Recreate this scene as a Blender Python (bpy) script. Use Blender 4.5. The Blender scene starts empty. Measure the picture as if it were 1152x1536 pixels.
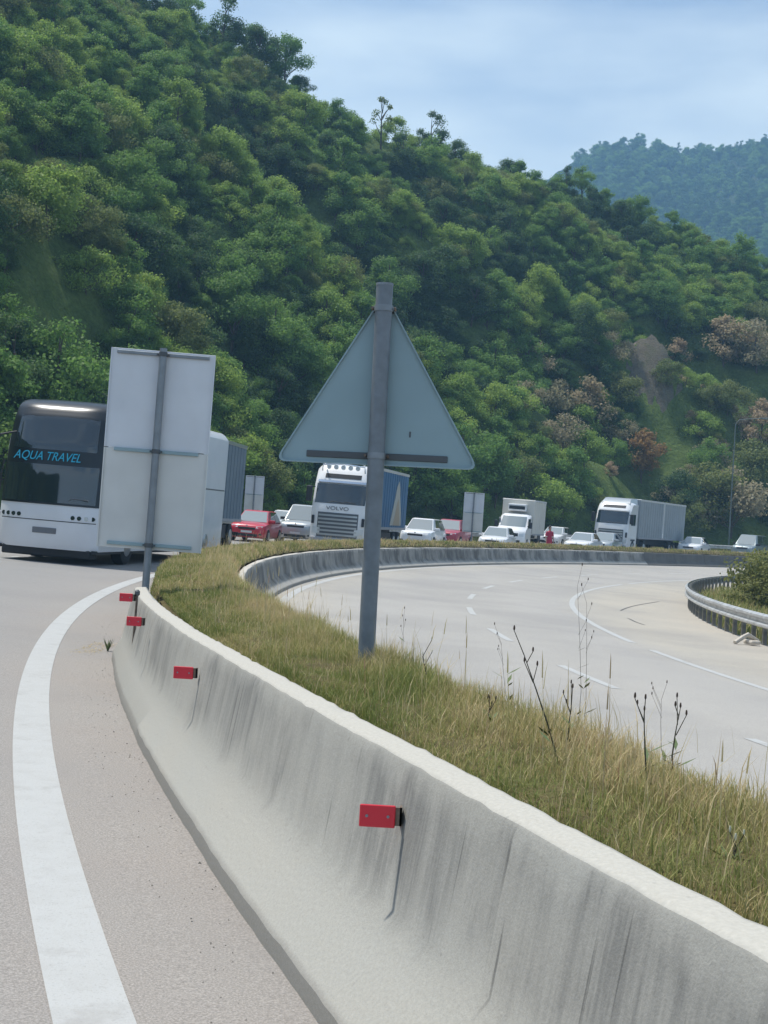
import bpy, bmesh, math, random
import numpy as np
from mathutils import Vector, Matrix
random.seed(7); rng = np.random.default_rng(7)
R = math.radians
S = bpy.context.scene

# ---------------------------------------------------------------- camera, sky, sun, exposure
EYE = 1.6; F = 2200.0; ROLL = R(3.3); HZ = 12.0          # eye height, focal length in photo pixels, roll, horizon below centre
pit = math.atan(HZ / F)
fw = Vector((0, math.cos(pit), math.sin(pit))); U0 = Vector((0, -math.sin(pit), math.cos(pit))); R0 = Vector((1, 0, 0))
cr_ = R0 * math.cos(ROLL) + U0 * math.sin(ROLL); cu_ = -R0 * math.sin(ROLL) + U0 * math.cos(ROLL)
cd = bpy.data.cameras.new('camera'); cam = bpy.data.objects.new('camera', cd); S.collection.objects.link(cam)
M4 = Matrix((cr_, cu_, -fw)).transposed().to_4x4(); M4.translation = (0, 0, EYE); cam.matrix_world = M4
cd.sensor_fit = 'HORIZONTAL'; cd.sensor_width = 36; cd.lens = 36 * F / 1152; cd.clip_start = .05; cd.clip_end = 9000
S.camera = cam
SUN_EL, SUN_AZ = R(68), R(-58)          # azimuth from +Y towards +X: the sun stands behind the hill, to the left
w = bpy.data.worlds.new('World'); S.world = w; w.use_nodes = True
nt = w.node_tree; N = nt.nodes; bg = N['Background']; bg.inputs['Strength'].default_value = .10
sky = N.new('ShaderNodeTexSky'); sky.sky_type = 'NISHITA'; sky.sun_disc = False
sky.sun_elevation = SUN_EL; sky.sun_rotation = SUN_AZ; sky.air_density = 1.0; sky.dust_density = 1.2; sky.ozone_density = 1.6
tc = N.new('ShaderNodeTexCoord'); mp = N.new('ShaderNodeMapping'); mp.inputs['Scale'].default_value = (1.6, 1.6, 5.5); mp.inputs['Location'].default_value = (.7, .3, .2)
nz1 = N.new('ShaderNodeTexNoise'); nz1.inputs['Scale'].default_value = 2.2; nz1.inputs['Detail'].default_value = 5; nz1.inputs['Roughness'].default_value = .5
cr = N.new('ShaderNodeValToRGB'); cr.color_ramp.elements[0].position = .36; cr.color_ramp.elements[0].color = (.22, .22, .22, 1)
cr.color_ramp.elements[1].position = .62; cr.color_ramp.elements[1].color = (.92, .92, .92, 1)
mx = N.new('ShaderNodeMixRGB'); mx.inputs[2].default_value = (6.3, 7.2, 7.7, 1)
L = nt.links.new
L(tc.outputs['Generated'], mp.inputs['Vector']); L(mp.outputs[0], nz1.inputs['Vector']); 
sx = N.new('ShaderNodeSeparateXYZ'); mr = N.new('ShaderNodeMapRange'); mr.inputs[1].default_value = .22; mr.inputs[2].default_value = .35; mr.inputs[3].default_value = .20; mr.inputs[4].default_value = -.15
ad = N.new('ShaderNodeMath'); ad.operation = 'ADD'
L(tc.outputs['Generated'], sx.inputs[0]); L(sx.outputs['Z'], mr.inputs[0]); L(mr.outputs[0], ad.inputs[0]); L(nz1.outputs['Fac'], ad.inputs[1]); L(ad.outputs[0], cr.inputs['Fac'])
L(cr.outputs['Color'], mx.inputs[0]); L(sky.outputs['Color'], mx.inputs[1]); L(mx.outputs[0], bg.inputs['Color'])
sd = bpy.data.lights.new('sun', 'SUN'); sd.energy = 3.8; sd.angle = R(2.5); sd.color = (1, .96, .89)
sun = bpy.data.objects.new('sun', sd); S.collection.objects.link(sun)
sv = Vector((math.sin(SUN_AZ) * math.cos(SUN_EL), math.cos(SUN_AZ) * math.cos(SUN_EL), math.sin(SUN_EL)))
sun.rotation_euler = sv.to_track_quat('Z', 'Y').to_euler(); sun.location = (0, 0, 60)
S.view_settings.view_transform = 'Standard'; S.view_settings.look = 'None'; S.view_settings.gamma = 1
S.view_settings.use_curve_mapping = False; S.view_settings.exposure = .42
S.render.engine = 'CYCLES'; S.cycles.use_denoising = True; S.cycles.max_bounces = 6; S.cycles.diffuse_bounces = 3
S.cycles.transparent_max_bounces = 6; S.cycles.volume_bounces = 1; S.cycles.caustics_reflective = False; S.cycles.caustics_refractive = False

# ---------------------------------------------------------------- photo pixel -> ray; the bend is concentric about C
C = (96.0, 34.0)
def ray(x, y):
    u, v = x - 576, y - 768
    d = cr_ * u - cu_ * v + fw * F
    return d / d.y                                        # one metre of depth
def on_rho(x, rho, y=812, far=True):
    d = ray(x, y); a = d.x * d.x + 1; b = -2 * (d.x * C[0] + C[1]); c = C[0]**2 + C[1]**2 - rho**2
    q = max(b * b - 4 * a * c, 0); t = (-b + (1 if far else -1) * math.sqrt(q)) / (2 * a)
    return Vector((d.x * t, t, 0))
def pol(rho, ph, z=0): return Vector((C[0] - rho * math.cos(ph), C[1] + rho * math.sin(ph), z))
def phi_of(p): return math.atan2(p[1] - C[1], C[0] - p[0])
def rho_of(p): return math.hypot(p[0] - C[0], p[1] - C[1])
TOE, RB, GR = 100.4, 98.5, 87.0
def zroad(rho):
    if rho >= TOE: return .03 * (rho - TOE)
    if rho > RB: return -.3 + .3 * (rho - RB) / (TOE - RB)
    return -.3 - .045 * (RB - rho)

# ---------------------------------------------------------------- materials
MATS = {}
def nodes(name):
    m = bpy.data.materials.new(name); m.use_nodes = True; t = m.node_tree
    MATS[name] = m
    return m, t, t.nodes['Principled BSDF']
def plain(name, col, rough=.5, metal=0, spec=.5, noise=.0, nscale=8, coat=0, bump=0, bscale=40):
    m, t, b = nodes(name)
    b.inputs['Roughness'].default_value = rough; b.inputs['Metallic'].default_value = metal
    b.inputs['Specular IOR Level'].default_value = spec; b.inputs['Coat Weight'].default_value = coat
    b.inputs['Base Color'].default_value = (*col, 1)
    if noise or bump:
        co = t.nodes.new('ShaderNodeTexCoord')
    if noise:
        n = t.nodes.new('ShaderNodeTexNoise'); n.inputs['Scale'].default_value = nscale; n.inputs['Detail'].default_value = 6
        r = t.nodes.new('ShaderNodeValToRGB')
        r.color_ramp.elements[0].position = .3; r.color_ramp.elements[1].position = .7
        r.color_ramp.elements[0].color = (*[c * (1 - noise) for c in col], 1); r.color_ramp.elements[1].color = (*[min(1, c * (1 + noise)) for c in col], 1)
        t.links.new(co.outputs['Object'], n.inputs['Vector']); t.links.new(n.outputs['Fac'], r.inputs['Fac']); t.links.new(r.outputs['Color'], b.inputs['Base Color'])
    if bump:
        n2 = t.nodes.new('ShaderNodeTexNoise'); n2.inputs['Scale'].default_value = bscale; n2.inputs['Detail'].default_value = 4
        bp = t.nodes.new('ShaderNodeBump'); bp.inputs['Strength'].default_value = bump; bp.inputs['Distance'].default_value = .02
        t.links.new(co.outputs['Object'], n2.inputs['Vector']); t.links.new(n2.outputs['Fac'], bp.inputs['Height']); t.links.new(bp.outputs['Normal'], b.inputs['Normal'])
    return m
class G:                                                   # small node-graph writer
    def __init__(s, m): s.t = m.node_tree; s.n = s.t.nodes
    def v(s, a, i):
        if isinstance(a, bpy.types.NodeSocket): s.t.links.new(a, i)
        else: i.default_value = a
    def math(s, op, a, b=0.0, clamp=False):
        n = s.n.new('ShaderNodeMath'); n.operation = op; n.use_clamp = clamp; s.v(a, n.inputs[0]); s.v(b, n.inputs[1]); return n.outputs[0]
    def noise(s, vec, scale, detail=4, rough=.5):
        n = s.n.new('ShaderNodeTexNoise'); n.inputs['Scale'].default_value = scale; n.inputs['Detail'].default_value = detail
        n.inputs['Roughness'].default_value = rough; s.v(vec, n.inputs['Vector']); return n.outputs['Fac']
    def ramp(s, f, stops):
        n = s.n.new('ShaderNodeValToRGB'); e = n.color_ramp.elements
        while len(e) < len(stops): e.new(.5)
        for q, (p, c) in zip(e, stops): q.position = p; q.color = (*c, 1) if isinstance(c, tuple) else (c, c, c, 1)
        s.v(f, n.inputs[0]); return n.outputs[0]
    def mix(s, f, a, b, mode='MIX'):
        n = s.n.new('ShaderNodeMixRGB'); n.blend_type = mode; s.v(f, n.inputs[0])
        for k, q in ((1, a), (2, b)): s.v((*q, 1) if isinstance(q, tuple) else q, n.inputs[k])
        return n.outputs[0]
    def pos(s): return s.n.new('ShaderNodeNewGeometry').outputs['Position']
    def vmul(s, v, k):
        n = s.n.new('ShaderNodeVectorMath'); n.operation = 'MULTIPLY'; s.v(v, n.inputs[0]); n.inputs[1].default_value = k; return n.outputs[0]
    def rho(s):
        n = s.n.new('ShaderNodeVectorMath'); n.operation = 'SUBTRACT'; s.v(s.vmul(s.pos(), (1, 1, 0)), n.inputs[0]); n.inputs[1].default_value = (C[0], C[1], 0)
        l = s.n.new('ShaderNodeVectorMath'); l.operation = 'LENGTH'; s.t.links.new(n.outputs[0], l.inputs[0]); return l.outputs['Value']
    def bump(s, h, st, dist, b):
        n = s.n.new('ShaderNodeBump'); n.inputs['Strength'].default_value = st; n.inputs['Distance'].default_value = dist
        s.v(h, n.inputs['Height']); s.t.links.new(n.outputs[0], b.inputs['Normal'])

def road_mat(name, stops, r0, r1):
    m, t, b = nodes(name); g = G(m); p = g.pos()
    f = g.math('DIVIDE', g.math('SUBTRACT', g.rho(), r0), r1 - r0)
    f = g.math('ADD', f, g.math('MULTIPLY', g.math('SUBTRACT', g.noise(p, .9, 4), .5), .10))
    c = g.ramp(f, stops)
    c = g.mix(g.ramp(g.noise(p, .35, 5, .6), [(.35, .0), (.7, .45)]), c, (.275, .267, .25))
    c = g.mix(.8, c, g.ramp(g.noise(p, 110, 3, .75), [(.3, .28), (.5, .52), (.7, .8)]), 'OVERLAY')
    c = g.mix(g.ramp(g.noise(g.vmul(p, (1, 1, 0)), .16, 4, .6), [(.45, .0), (.62, .35)]), c, (.205, .20, .196))
    c = g.mix(g.ramp(g.noise(p, 38, 2), [(.70, .0), (.76, .45)]), c, (.14, .13, .12))
    b.inputs['Roughness'].default_value = .82; b.inputs['Specular IOR Level'].default_value = .3
    t.links.new(c, b.inputs['Base Color']); g.bump(g.noise(p, 130, 3), .5, .006, b)
    return m
road_mat('asphalt_left', [(0, (.265, .238, .215)), (.06, (.27, .247, .225)), (.13, (.25, .236, .224)), (.25, (.225, .22, .215)), (.55, (.25, .244, .235)), (1, (.26, .25, .235))], 100.3, 113)
road_mat('asphalt_right', [(0, (.40, .36, .30)), (.3, (.385, .355, .30)), (.42, (.335, .322, .302)), (.6, (.345, .33, .305)), (.8, (.33, .318, .298)), (.95, (.37, .345, .30)), (1, (.375, .35, .30))], 86, 98.6)

def paint_mat():
    m, t, b = nodes('road_paint'); g = G(m); p = g.pos()
    c = g.mix(g.ramp(g.noise(p, 5, 5, .65), [(.45, 0.0), (.75, .5)]), (.43, .435, .425), (.35, .345, .33))
    c = g.mix(g.ramp(g.noise(p, 90, 3, .7), [(.56, 0.0), (.70, .6)]), c, (.26, .25, .23))
    c = g.mix(g.ramp(g.noise(p, 2.2, 6, .75), [(.54, 0.0), (.66, .5)]), c, (.29, .28, .265))
    b.inputs['Roughness'].default_value = .6; t.links.new(c, b.inputs['Base Color']); g.bump(g.noise(p, 120, 3), .3, .004, b)
paint_mat()

def concrete_mat(name, base, dark, streak=1.0, low=.30, warm=(.50, .45, .37), bias=0.0):
    # u = metres along the wall, v = metres along the profile from the foot
    m, t, b = nodes(name); g = G(m)
    uv = g.n.new('ShaderNodeUVMap').outputs[0]
    sp = g.n.new('ShaderNodeSeparateXYZ'); t.links.new(uv, sp.inputs[0]); v = sp.outputs['Y']
    big = g.noise(g.vmul(uv, (.55, .9, 1)), 1.6, 5, .6)
    s1 = g.noise(g.vmul(uv, (5.5, .5, 1)), 2.0, 6, .66)
    s2 = g.noise(g.vmul(uv, (26, 1.3, 1)), 1.5, 4, .7)
    s3 = g.noise(g.vmul(uv, (11, .35, 1)), 2.3, 2, .5)
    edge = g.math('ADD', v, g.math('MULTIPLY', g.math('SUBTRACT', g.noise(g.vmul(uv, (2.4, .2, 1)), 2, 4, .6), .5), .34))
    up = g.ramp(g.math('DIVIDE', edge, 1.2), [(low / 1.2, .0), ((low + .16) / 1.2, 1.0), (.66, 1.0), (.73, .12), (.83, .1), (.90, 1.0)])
    st = g.math('MULTIPLY', up, g.math('ADD', g.math('MULTIPLY', g.ramp(g.mix(.45, s1, s2), [(.36, .15), (.52, .6), (.62, 1.0)]), g.ramp(g.noise(g.vmul(uv, (.8, .5, 1)), 1.3, 4, .6), [(.40, .05), (.60, 1.15)])), bias, True))  # stain streaks; bias also greys the upper face evenly, partly painted shade
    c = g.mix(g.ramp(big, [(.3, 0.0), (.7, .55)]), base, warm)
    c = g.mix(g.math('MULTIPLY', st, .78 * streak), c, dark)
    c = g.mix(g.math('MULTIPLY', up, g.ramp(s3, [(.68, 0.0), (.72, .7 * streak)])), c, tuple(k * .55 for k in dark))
    c = g.mix(g.ramp(v, [(.875, 0.0), (.90, .85), (1.0, .85), (1.0, .0)]), c, tuple(min(1, k * q) for k, q in zip(base, (1.28, 1.25, 1.22))))  # paler top band: light falling on the top, put into the colour
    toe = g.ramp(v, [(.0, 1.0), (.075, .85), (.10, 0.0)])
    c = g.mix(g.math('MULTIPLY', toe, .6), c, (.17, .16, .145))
    c = g.mix(.2, c, g.ramp(g.noise(uv, 60, 4, .7), [(.3, .25), (.7, .78)]), 'OVERLAY')
    c = g.mix(g.ramp(g.noise(uv, 24, 3), [(.68, .0), (.74, .4)]), c, (.2, .19, .175))
    b.inputs['Roughness'].default_value = .88; b.inputs['Specular IOR Level'].default_value = .25
    t.links.new(c, b.inputs['Base Color']); g.bump(g.mix(.5, g.noise(uv, 30, 5, .65), g.noise(uv, 140, 3)), .28, .010, b)
    return m
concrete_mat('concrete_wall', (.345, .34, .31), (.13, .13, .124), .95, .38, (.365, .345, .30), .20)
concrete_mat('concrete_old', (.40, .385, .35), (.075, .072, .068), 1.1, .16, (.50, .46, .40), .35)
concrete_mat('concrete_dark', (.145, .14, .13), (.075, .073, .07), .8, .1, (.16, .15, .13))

def soil_mat(name, cols, scale):
    m, t, b = nodes(name); g = G(m); p = g.pos()
    c = g.ramp(g.noise(p, scale, 6, .65), [(.3, cols[0]), (.5, cols[1]), (.7, cols[2])])
    c = g.mix(.5, c, g.ramp(g.noise(p, scale * 9, 4, .7), [(.3, .25), (.7, .75)]), 'OVERLAY')
    b.inputs['Roughness'].default_value = 1; b.inputs['Specular IOR Level'].default_value = .1
    t.links.new(c, b.inputs['Base Color']); g.bump(g.noise(p, scale * 6, 5, .7), .8, .25 / scale, b)
soil_mat('median_soil', [(.10, .085, .045), (.15, .125, .06), (.12, .13, .045)], 3)
soil_mat('slope_soil', [(.07, .105, .03), (.11, .16, .045), (.16, .21, .06)], .35)
soil_mat('ground_soil', [(.09, .10, .045), (.14, .14, .06), (.17, .15, .08)], .5)
soil_mat('mountain_wood', [(.015, .028, .02), (.035, .055, .03), (.06, .085, .042)], .035)
soil_mat('rock', [(.11, .10, .075), (.17, .15, .115), (.12, .125, .07)], .9)

def leaf_mat(name, a, b_, spread=.25):
    m, t, b = nodes(name); g = G(m)
    oi = g.n.new('ShaderNodeObjectInfo').outputs['Random']; gi = g.n.new('ShaderNodeNewGeometry').outputs['Random Per Island']
    c = g.mix(g.math('ADD', g.math('MULTIPLY', oi, .7), g.math('MULTIPLY', gi, .3)), a, b_)
    c = g.mix(spread, c, g.ramp(gi, [(0, .25), (1, .8)]), 'OVERLAY')
    b.inputs['Roughness'].default_value = .6; b.inputs['Specular IOR Level'].default_value = .25
    t.links.new(c, b.inputs['Base Color'])
    tr = g.n.new('ShaderNodeBsdfTranslucent'); t.links.new(c, tr.inputs['Color'])
    ms = g.n.new('ShaderNodeMixShader'); ms.inputs[0].default_value = .52
    t.links.new(b.outputs[0], ms.inputs[1]); t.links.new(tr.outputs[0], ms.inputs[2]); t.links.new(ms.outputs[0], g.n['Material Output'].inputs['Surface'])
leaf_mat('leaf_dark', (0.061, 0.119, 0.042), (0.101, 0.175, 0.052))
leaf_mat('leaf_mid', (0.127, 0.242, 0.057), (0.195, 0.319, 0.072))
leaf_mat('leaf_light', (0.210, 0.330, 0.067), (0.300, 0.407, 0.085))
leaf_mat('leaf_olive', (0.150, 0.198, 0.063), (0.213, 0.246, 0.079))
leaf_mat('leaf_bush', (.17, .19, .06), (.24, .25, .08))
leaf_mat('leaf_smoke', (.46, .34, .23), (.36, .32, .18), .35)
leaf_mat('leaf_rust', (.36, .17, .08), (.30, .2, .08), .35)
leaf_mat('leaf_pale', (.38, .325, .22), (.30, .285, .16), .35)
plain('bark', (.10, .08, .06), .9, noise=.4, nscale=5)

def grass_mat():
    m, t, b = nodes('grass_blades'); g = G(m)
    at = g.n.new('ShaderNodeAttribute'); at.attribute_name = 'tint'
    c = g.ramp(at.outputs['Fac'], [(0, (.16, .20, .055)), (.3, (.25, .275, .085)), (.5, (.40, .365, .15)), (.72, (.56, .44, .235)), (.88, (.62, .52, .31)), (1, (.45, .28, .18))])
    b.inputs['Roughness'].default_value = .7; b.inputs['Specular IOR Level'].default_value = .2; t.links.new(c, b.inputs['Base Color'])
    tr = g.n.new('ShaderNodeBsdfTranslucent'); t.links.new(c, tr.inputs['Color'])
    ms = g.n.new('ShaderNodeMixShader'); ms.inputs[0].default_value = .35
    t.links.new(b.outputs[0], ms.inputs[1]); t.links.new(tr.outputs[0], ms.inputs[2]); t.links.new(ms.outputs[0], g.n['Material Output'].inputs['Surface'])
grass_mat()
plain('weed_stem', (.055, .05, .028), .8); plain('weed_leaf', (.08, .12, .035), .7); plain('seed_head', (.075, .05, .035), .9); plain('pale_flower', (.6, .58, .45), .8)
plain('galvanised', (.24, .265, .29), .5, .4, noise=.14, nscale=9); plain('pole_grey', (.185, .21, .235), .5, .25, noise=.15, nscale=12)
plain('sign_back', (.28, .385, .42), .5, .1, noise=.07, nscale=2.5); plain('sign_back_pale', (.66, .68, .72), .55, .05, noise=.06, nscale=2.5)
plain('sign_back_warm', (.64, .64, .62), .55, .05, noise=.06, nscale=2.5)
plain('rusty_steel', (.17, .13, .10), .7, .3, noise=.4, nscale=20); plain('bracket_dark', (.10, .11, .12), .6, .4)
plain('reflector_red', (.66, .012, .035), .3, spec=.6); plain('lamp_post', (.16, .19, .18), .6, .2); plain('rail_steel', (.52, .53, .53), .4, .5, noise=.25, nscale=3); plain('post_steel', (.21, .20, .18), .6, .4, noise=.35, nscale=5)
plain('white_paint', (.78, .79, .80), .25, coat=.6, noise=.03, nscale=2); plain('bus_white', (.72, .74, .78), .28, coat=.5, noise=.04, nscale=1.5)
plain('silver_paint', (.46, .49, .50), .3, .5, coat=.6); plain('grey_paint', (.25, .30, .31), .3, .4, coat=.6)
plain('red_paint', (.52, .025, .045), .3, coat=.6); plain('dark_red_paint', (.36, .03, .055), .35, coat=.5)
plain('glass_dark', (.012, .022, .03), .06, spec=1.0, coat=.6); plain('glass_car', (.20, .24, .25), .07, spec=1.0, coat=1.0)  # pale base of glass_car stands in for sky reflected in windscreens
plain('bus_glazing', (.010, .015, .02), .28); plain('black_plastic', (.018, .019, .021), .6); plain('rubber', (.022, .022, .022), .9); plain('rim', (.42, .43, .44), .35, .8)
plain('lamp_glass', (.62, .66, .68), .12, spec=1.0, coat=1); plain('chrome', (.75, .76, .78), .12, 1); plain('amber', (.6, .22, .03), .3)
plain('plate_white', (.62, .63, .64), .5); plain('plate_grey', (.16, .17, .19), .5); plain('letters_cyan', (.03, .42, .62), .4); plain('letters_dark', (.10, .11, .12), .4); plain('letters_grey', (.33, .34, .36), .5)
plain('curtain_blue', (.035, .13, .26), .55, noise=.12, nscale=1.2); plain('curtain_grey', (.20, .235, .27), .55, noise=.08, nscale=1.2); plain('curtain_pale', (.30, .335, .36), .55, noise=.08, nscale=1.2); plain('curtain_slate', (.13, .18, .23), .5, noise=.1, nscale=1.5)
plain('emblem_cream', (.42, .42, .38), .6); plain('emblem_tan', (.38, .31, .22), .6); plain('box_cream', (.62, .60, .54), .5, noise=.05, nscale=2); plain('chassis', (.045, .042, .042), .7)
plain('skin', (.45, .27, .19), .6); plain('cloth_red', (.42, .03, .07), .85); plain('cloth_dark', (.05, .055, .08), .9); plain('hair', (.03, .02, .015), .7)
plain('debris_pale', (.55, .50, .43), .7, noise=.2, nscale=6); plain('tar', (.075, .072, .068), .7); plain('stone', (.30, .27, .23), .9); plain('straw', (.36, .25, .11), .9)

# ---------------------------------------------------------------- mesh helpers
def link(o): S.collection.objects.link(o); return o
class MB:
    def __init__(s): s.v = []; s.f = []; s.uv = None
    def add(s, vs, fs):
        k = len(s.v); s.v += [tuple(p) for p in vs]; s.f += [tuple(i + k for i in q) for q in fs]; return s
    def box(s, x0, x1, y0, y1, z0, z1, r=0, seg=2):
        if r:
            bm = bmesh.new(); bmesh.ops.create_cube(bm, size=1)
            for q in bm.verts: q.co = ((x0 + x1) / 2 + q.co.x * (x1 - x0), (y0 + y1) / 2 + q.co.y * (y1 - y0), (z0 + z1) / 2 + q.co.z * (z1 - z0))
            bmesh.ops.bevel(bm, geom=bm.edges[:] + bm.verts[:], offset=r, segments=seg, affect='EDGES', profile=.5)
            bm.verts.index_update(); s.add([q.co for q in bm.verts], [[q.index for q in f.verts] for f in bm.faces]); bm.free(); return s
        return s.add([(x, y, z) for z in (z0, z1) for y in (y0, y1) for x in (x0, x1)],
                     [(0, 2, 3, 1), (4, 5, 7, 6), (0, 1, 5, 4), (2, 6, 7, 3), (0, 4, 6, 2), (1, 3, 7, 5)])
    def tube(s, pts, rads, n=8, cap=True):
        pts = [Vector(p) for p in pts]; rads = rads if hasattr(rads, '__len__') else [rads] * len(pts); vs = []; fs = []
        for i, p in enumerate(pts):
            t = (pts[min(i + 1, len(pts) - 1)] - pts[max(i - 1, 0)]).normalized()
            a = t.orthogonal().normalized() if abs(t.z) < .9 else Vector((1, 0, 0)); a = (a - t * a.dot(t)).normalized(); b = t.cross(a)
            vs += [p + (a * math.cos(2 * math.pi * k / n) + b * math.sin(2 * math.pi * k / n)) * rads[i] for k in range(n)]
        for i in range(len(pts) - 1):
            for k in range(n):
                fs.append((i * n + k, i * n + (k + 1) % n, (i + 1) * n + (k + 1) % n, (i + 1) * n + k))
        if cap: fs.append(tuple(range(n))[::-1]); fs.append(tuple((len(pts) - 1) * n + k for k in range(n)))
        return s.add(vs, fs)
    def loft(s, rings, cap=True, close=True):
        n = len(rings[0]); vs = [p for r in rings for p in r]; fs = []
        for i in range(len(rings) - 1):
            for k in range(n if close else n - 1):
                fs.append((i * n + k, i * n + (k + 1) % n, (i + 1) * n + (k + 1) % n, (i + 1) * n + k))
        if cap: fs.append(tuple(range(n))[::-1]); fs.append(tuple((len(rings) - 1) * n + k for k in range(n)))
        return s.add(vs, fs)
    def prism(s, poly, a, b):                              # poly in (x,z), extruded in y
        n = len(poly); return s.add([(x, a, z) for x, z in poly] + [(x, b, z) for x, z in poly],
            [tuple(range(n)), tuple(range(2 * n - 1, n - 1, -1))] + [(i, i + n, (i + 1) % n + n, (i + 1) % n) for i in range(n)])
    def mesh(s, name, mat, smooth=False, fix=True):
        me = bpy.data.meshes.new(name); me.from_pydata(s.v, [], s.f)
        if fix:
            bm = bmesh.new(); bm.from_mesh(me); bmesh.ops.recalc_face_normals(bm, faces=bm.faces); bm.to_mesh(me); bm.free()
        for m in (mat if isinstance(mat, (list, tuple)) else [mat]): me.materials.append(MATS[m])
        if smooth:
            me.polygons.foreach_set('use_smooth', [True] * len(me.polygons)); me.set_sharp_from_angle(angle=R(38))
        return me
    def build(s, name, mat, parent=None, smooth=False, fix=True):
        o = link(bpy.data.objects.new(name, s.mesh(name, mat, smooth, fix)))
        if parent: o.parent = parent
        return o
def tag(o, label=None, cat=None, group=None, kind=None):
    for k, q in (('label', label), ('category', cat), ('group', group), ('kind', kind)):
        if q: o[k] = q
    return o
def empty(name, loc=(0, 0, 0), rot=(0, 0, 0)):
    o = link(bpy.data.objects.new(name, None)); o.location = loc; o.rotation_euler = rot; o.empty_display_size = .3; return o
def strip(name, mat, rhos, ph0, ph1, dph, zf, kind=None, uvs=None, jit=None, parent=None, smooth=True):
    n = max(2, int((ph1 - ph0) / dph) + 1); m = len(rhos); vs = []; us = []
    for i in range(n):
        ph = ph0 + (ph1 - ph0) * i / (n - 1)
        for j in range(m):
            r, z = rhos[j] if isinstance(rhos[j], tuple) else (rhos[j], zf(rhos[j]))
            dr, dz = jit(ph, j) if jit else (0, 0)
            vs.append(pol(r + dr, ph, z + dz)); us.append((ph * 100, uvs[j] if uvs else 0))
    fs = [(i * m + j, (i + 1) * m + j, (i + 1) * m + j + 1, i * m + j + 1) for i in range(n - 1) for j in range(m - 1)]
    me = bpy.data.meshes.new(name); me.from_pydata([tuple(p) for p in vs], [], fs); me.materials.append(MATS[mat])
    uvl = me.uv_layers.new(name='UVMap'); idx = np.empty(len(me.loops), int); me.loops.foreach_get('vertex_index', idx)
    uvl.data.foreach_set('uv', np.array(us, 'f')[idx].ravel())
    if me.polygons[0].normal.z < -1e-3 and not uvs: me.flip_normals()
    if smooth: me.polygons.foreach_set('use_smooth', [True] * len(me.polygons)); me.set_sharp_from_angle(angle=R(30))
    o = link(bpy.data.objects.new(name, me))
    if parent: o.parent = parent
    return tag(o, kind=kind) if kind else o
def wob(a, b, s=0):                                        # cheap smooth noise, about -1..1
    return (math.sin(a * 1.7 + b * 2.3 + s) + math.sin(a * 3.1 - b * 1.3 + 2 * s + 1) * .7 + math.sin(a * 5.3 + b * 4.1 + 3 * s) * .45 + math.sin(-a * 9.7 + b * 7.9 + s * 5) * .25) / 2.0

# ================================================================ SETTING
PH0, PH1 = R(-42), R(88)
strip('left_road', 'asphalt_left', [TOE - .35, 101, 103, 106, 109, 113.2], PH0, PH1, R(.5), lambda r: .03 * (r - TOE), 'structure')
strip('right_road', 'asphalt_right', [86.78, 88, 91, 94, 97, RB + .3], PH0, PH1, R(.5), lambda r: -.3 - .045 * (RB - r), 'structure')
# verge, inner bank and wide ground: one sheet to the horizon
def zground(r):
    if r < 86.85: return -.84 - min(2.2, max(0, 85.9 - r) * .16)
    if r <= 113.1: return zroad(r) - .25
    return .36
strip('ground', 'ground_soil', [.5, 30, 60, 75, 82, 84.5, 85.9, 86.8, 86.95, 90, 98, 100, 104, 110, 113.0, 113.3, 116, 130, 200, 600, 2900], -math.pi, math.pi, R(2), lambda r: zground(r), 'structure')

lr = bpy.data.objects['left_road']; rr = bpy.data.objects['right_road']
def mark(parent, z_of, r, wdt, p0, p1, name):
    o = strip(name, 'road_paint', [r - wdt / 2, r + wdt / 2], p0, p1, R(.3), lambda q: z_of(q) + .004, parent=parent)
    return o
zl = lambda r: .03 * (r - TOE); zr = lambda r: -.3 - .045 * (RB - r)
mark(lr, zl, 101.195, .25, PH0, PH1, 'edge_line'); mark(lr, zl, 112.2, .18, PH0, PH1, 'edge_line')
for k in range(-8, 24): mark(lr, zl, 105.2, .15, R(k * 4.2), R(k * 4.2 + 1.7), 'lane_dash')
mark(rr, zr, 98.12, .20, PH0, PH1, 'edge_line')
for a0, a1 in ((PH0, R(-3.3)), (R(-2.2), R(20)), (R(21), PH1)): mark(rr, zr, 90.75, .17, a0, a1, 'edge_line')
d1 = phi_of((2.4, 28.8)); per = 7.35 / 93.8
for k in range(-5, 16):
    c0 = d1 + k * per; mark(rr, zr, 93.75, .15, c0 - 1.5 / 93.75, c0 + 1.5 / 93.75, 'lane_dash')
for (r0, r1, a0, a1) in ((89.3, 88.0, 6.5, 12.5), (89.2, 89.4, 2.5, 4.0)):   # tar seams on the right shoulder
    m = MB(); n = 14; vs = []
    for i in range(n):
        f = i / (n - 1); r = r0 + (r1 - r0) * f + .03 * math.sin(f * 5); p = R(a0 + (a1 - a0) * f)
        vs += [pol(r - .025, p, zr(r - .025) + .004), pol(r + .03, p, zr(r + .03) + .004)]
    m.add(vs, [(2 * i, 2 * i + 2, 2 * i + 3, 2 * i + 1) for i in range(n - 1)]).build('tar_seam', 'tar', rr, fix=False)

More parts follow.
